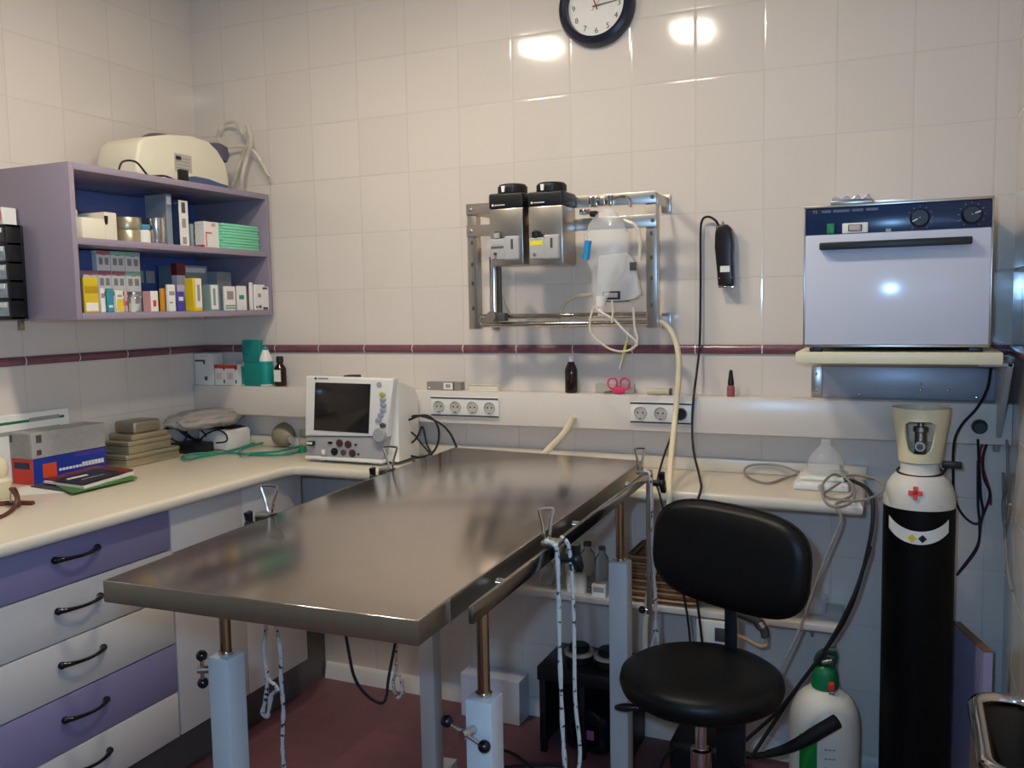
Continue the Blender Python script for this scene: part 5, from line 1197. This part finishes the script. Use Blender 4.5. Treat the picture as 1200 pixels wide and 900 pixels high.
# rope clamps with wire loops
def clamp(label, x, y, s):
    """s = +1 on the right rail, -1 on the left rail"""
    t = thing('table_clamp', label, 'clamp', (x, y, .95), 'rope clamps on the table rails')
    body = MB().box((x-.012, y-.017, .977), (x+.022 if s > 0 else x+.012, y+.017, .986), M_SATIN, .003) if s > 0 else MB().box((x-.022, y-.017, .977), (x+.012, y+.017, .986), M_SATIN, .003)
    xo = x+s*.0185
    body.box((min(xo, xo+s*.005), y-.017, .938), (max(xo, xo+s*.005), y+.017, .9775), M_SATIN, .002)
    obj('block', body, t)
    q = V((x-s*.006, y, .9865))
    lp = MB(); w = .0195 if s < 0 else .0125; hh = .055
    dr_ = V((.80, .60, 0)) if s > 0 else V((1, .05, 0))
    pts_ = [q+dr_*.004, q+dr_*(w*.6)+V((0, 0, hh*.5)), q+dr_*w+V((0, 0, hh*.9)), q+dr_*(w*.8)+V((0, 0, hh)), q-dr_*(w*.8)+V((0, 0, hh)), q-dr_*w+V((0, 0, hh*.9)), q-dr_*(w*.6)+V((0, 0, hh*.5)), q-dr_*.004]
    lp.tube(pts_, .0031, M_CHROME, 8, 4, True)
    obj('wire_loop', lp, t)
    k = MB(); ko = xo+s*.0054; k.cyl((ko, y, .955), (ko+s*.022, y, .955), .008, M_BLACK, 14)
    kx = ko+s*.026; k.ball((kx, y, .955), .012, M_BLACK, 14, sx=.8)
    k.prism([(y-.004, .957), (y-.010, .982), (y+.006, .984), (y+.006, .962), (y+.024, .936), (y+.012, .928), (y-.010, .950)], kx-.007, kx+.007, M_BLACK, 'x', bev=.003)
    obj('knob', k, t)
    return t
def on_r(y): f = (y-rr0.y)/(rr1.y-rr0.y); return rr0.x+(rr1.x-rr0.x)*f
def on_l(y): f = (y-rl0.y)/(rl1.y-rl0.y); return rl0.x+(rl1.x-rl0.x)*f
yr1 = P(641, 628, x=1.952).y; yr2 = P(753, 553, x=1.936).y; yl1 = P(322, 598, x=1.345).y; yl2 = P(461, 548, x=1.31).y
print('clamps', yr1, yr2, yl1, yl2)
clamp('rope clamp with wire loop and black knob, midway on the right rail', on_r(yr1), yr1, 1)
clamp('rope clamp with wire loop at the far end of the right rail', on_r(yr2), yr2, 1)
clamp('rope clamp with wire loop on the near half of the left rail', on_l(yl1), yl1, -1)
clamp('rope clamp with wire loop on the far half of the left rail', on_l(yl2), yl2, -1)
def rope(name, label, pts_, r=.0042, loop=None):
    b = MB(); pts_ = [V(p) for p in pts_]
    b.tube(pts_, lambda t: r*(1+.18*math.sin(t*61)), M_ROPE, 8, 10)
    if loop: b.tube([V(p) for p in loop], r*.9, M_ROPE, 8, 6)
    return single(name, b, label, 'rope', 'restraint ropes on the table')
x, y = on_r(yr1)+.030, yr1
rope('restraint_rope', 'pair of flecked white rope strands hanging from the middle right clamp', [(x-.03, y-.021, .989), (x-.014, y-.024, .985), (x-.006, y-.026, .96), (x-.004, y-.027, .8), (x-.001, y-.026, .65), (x+.002, y-.022, .55), (x, y-.02, .40)], .004,
     [(x-.01, y+.006, .991), (x+.004, y-.006, .987), (x+.010, y-.004, .96), (x+.012, y+.004, .85), (x+.014, y, .7), (x+.022, y, .6), (x+.013, y, .52), (x+.02, y, .40)])
x, y = on_r(yr2)+.030, yr2
rope('restraint_rope', 'flecked white rope hanging from the far right clamp beside the stool', [(x-.02, y-.021, .989), (x-.004, y-.024, .98), (x+.0, y-.026, .93), (x+.002, y-.026, .80), (x+.008, y-.024, .66), (x+.006, y-.022, .58), (x-.004, y-.022, .53), (x+.006, y-.022, .505), (x+.014, y-.022, .54), (x+.008, y-.022, .60)], .004)
x, y = on_l(yl1), yl1
rl_ = [P(u, v, y=-1.30) for u, v in [(327, 752), (329, 790), (332, 830), (331, 870), (333, 905)]]
rope('restraint_rope', 'long flecked rope hanging under the near left table edge', [(x+.0, y-.03, .93)]+[tuple(p) for p in rl_], .0042)
rl_ = [P(u, v, y=-1.20) for u, v in [(310, 752), (313, 790), (312, 815), (308, 835), (314, 838), (318, 815), (326, 808), (318, 800), (313, 795)]]
rope('restraint_rope', 'short looped rope left of the long rope under the table', [(x+.0, y+.03, .93)]+[tuple(p) for p in rl_], .0048)
x, y = on_l(yl2), yl2
rl_ = [P(u, v, y=-.75) for u, v in [(464, 762), (465, 780), (461, 800), (465, 817), (472, 812), (470, 795), (464, 788)]]
rope('restraint_rope', 'flecked rope with a knot hanging from the far left clamp', [(x, y-.024, .935), (x+.03, y, .80)]+[tuple(p) for p in rl_], .0045)
b = MB().tube([V((1.50, -1.30, TZ-.0372)), P(408, 760, y=-1.30), P(416, 795, y=-1.28), P(430, 815, y=-1.26), P(446, 824, y=-1.24), P(453, 815, y=-1.22), P(458, 780, y=-1.2), V((1.63, -1.18, TZ-.0372))], .0032, M_RUB, 8)
single('hanging_cable', b, 'thin black cable sagging beneath the steel table', 'cable')
# steel rod held below the far right clamp
b = MB().cyl(V((on_r(yr2)+.004, yr2+.045, .60)), V((on_r(yr2)+.004, yr2+.045, .948)), .0075, M_SATIN, 14)
b.cyl(V((on_r(yr2)+.004, yr2+.045, .70)), V((on_r(yr2)+.004, yr2+.045, .71)), .010, M_CHROME, 14)
sr = thing('steel_rod', 'thin steel rod hanging beside the rear right table leg', 'rod', (on_r(yr2)+.004, yr2+.045, .60))
obj('rod', b, sr)
obj('end_knob', MB().ball((on_r(yr2)-.014, yr2+.040, .61), .010, M_BLACK, 12).cyl((on_r(yr2)-.012, yr2+.041, .61), (on_r(yr2)+.004, yr2+.045, .61), .004, M_CHROME, 10), sr)

# ================================================================== STOOL
SC = V((2.128, -.80, 0)); SZ = .556
so_ = thing('stool', 'black padded swivel stool with a curved backrest', 'stool', SC)
obj('seat', MB().lathe([(.06, -.005), (.155, -.002), (.176, .012), (.182, .030), (.178, .048), (.160, .060), (.11, .064), (.05, .062), (.001, .061)], M_VINYL, SC+V((0, 0, SZ-.03)), 56), so_, 60)
# backrest
BC = V((2.176, -.715, .824)); ang = -.36
bm_ = bmesh.new()
NX, NZ = 28, 18; W_, H_ = .197, .116
grid = []
def sup(a, n=3.2): return (abs(math.cos(a))**(2/n)*(1 if math.cos(a) >= 0 else -1), abs(math.sin(a))**(2/n)*(1 if math.sin(a) >= 0 else -1))
b = MB(); vs = []; fs = []; n = 56; prof = [(.0, .034), (.55, .034), (.86, .030), (.95, .022), (1.0, .006), (1.0, -.006), (.95, -.022), (.86, -.030), (.55, -.034), (.0, -.034)]
for s_, d_ in prof:
    for k in range(n):
        cx2, cz2 = sup(2*pi*k/n); x = W_*cx2*s_; z = H_*cz2*s_
        y = d_*.85-.28*x*x+.0*z
        vs.append(V((x, y, z)))
for j in range(len(prof)-1):
    for k in range(n): fs.append((j*n+k, j*n+(k+1) % n, (j+1)*n+(k+1) % n, (j+1)*n+k))
mt = Matrix.Translation(BC) @ Matrix.Rotation(ang, 4, 'Z') @ Matrix.Rotation(.035, 4, 'Y') @ Matrix.Rotation(-.10, 4, 'X')
br_ = obj('backrest', b.add(vs, fs, M_VINYL, mt), so_, 70)
obj('piping', MB().tube([mt @ V((W_*1.004*sup(2*pi*k/48)[0], -.28*(W_*sup(2*pi*k/48)[0])**2, H_*1.004*sup(2*pi*k/48)[1])) for k in range(48)], .0045, M_VINYL, 8, 1, True), br_)
bp_ = V((2.170, -.655, 0))
obj('back_post', MB().prism([(bp_.y-.004, .44), (bp_.y+.004, .44), (bp_.y+.006, .62), (bp_.y-.010, .78), (bp_.y-.016, .78)], bp_.x-.014, bp_.x+.014, M_BLACK, 'x', bev=.002).box((bp_.x-.014, -.76, .470), (bp_.x+.014, bp_.y+.004, .484), M_BLACK, .002).box((bp_.x-.034, bp_.y-.012, .30), (bp_.x+.034, bp_.y+.012, .47), M_BLACK, .004), so_)
obj('seat_plate', MB().box((SC.x-.075, SC.y-.075, SZ-.055), (SC.x+.075, SC.y+.075, SZ-.0355), M_BLACK, .004), so_)
gc = MB().lathe([(.0135, .40), (.0135, .492)], M_CHROME, SC, 20)
gc.lathe([(.0235, .10), (.0235, .398), (.018, .400)], M_CHROME, SC, 24)
obj('gas_column', gc, so_)
l0_, l1_ = P(746, 829, y=-.82), P(721, 829, y=-.82)
obj('height_lever', MB().cyl(SC+V((-.05, -.01, SZ-.058)), l0_, .004, M_CHROME, 10).tube([l0_, (l0_+l1_)/2, l1_], lambda t: .005+.005*math.sin(pi*t), M_BLACK, 10), so_)
for k in range(5):
    a = 2*pi*k/5; d = V((math.cos(a), math.sin(a), 0))
    lg = obj('base_leg', MB().tube([SC+d*.02+V((0, 0, .105)), SC+d*.14+V((0, 0, .09)), SC+d*.22+V((0, 0, .065))], lambda t: .016-.005*t, M_BLACK, 10), so_)
    cw = SC+d*.22; nrm = V((-d.y, d.x, 0))
    obj('caster', MB().cyl(cw+V((0, 0, .0265))-nrm*.012, cw+V((0, 0, .0265))+nrm*.012, .026, M_BLACK, 18, bev=.004).cyl(cw+V((0, 0, .0525)), cw+V((0, 0, .062)), .005, M_CHROME, 8), lg)

# ================================================================== LIGHT
# the camera's own flash, placed where its mirror image shows in the oven door
mq = P(1035, 337, y=OYF-.006)
FL_ = V((2*mq.x-CAM.x, CAM.y, 2*mq.z-CAM.z)); print('flash', FL_-CAM)
fl = bpy.data.lights.new('camera_flash', 'POINT'); fl.energy = 50; fl.color = (.30, .58, 1.0); fl.shadow_soft_size = .02
fo_ = bpy.data.objects.new('camera_flash', fl); fo_.location = FL_; COL.objects.link(fo_)
w = bpy.data.worlds.new('world'); sc.world = w; w.use_nodes = True
w.node_tree.nodes['Background'].inputs[0].default_value = (.02, .02, .025, 1); w.node_tree.nodes['Background'].inputs[1].default_value = 1
sc.view_settings.view_transform = 'Standard'; sc.view_settings.look = 'None'; sc.view_settings.gamma = 1; sc.view_settings.use_curve_mapping = False
sc.view_settings.exposure = 0
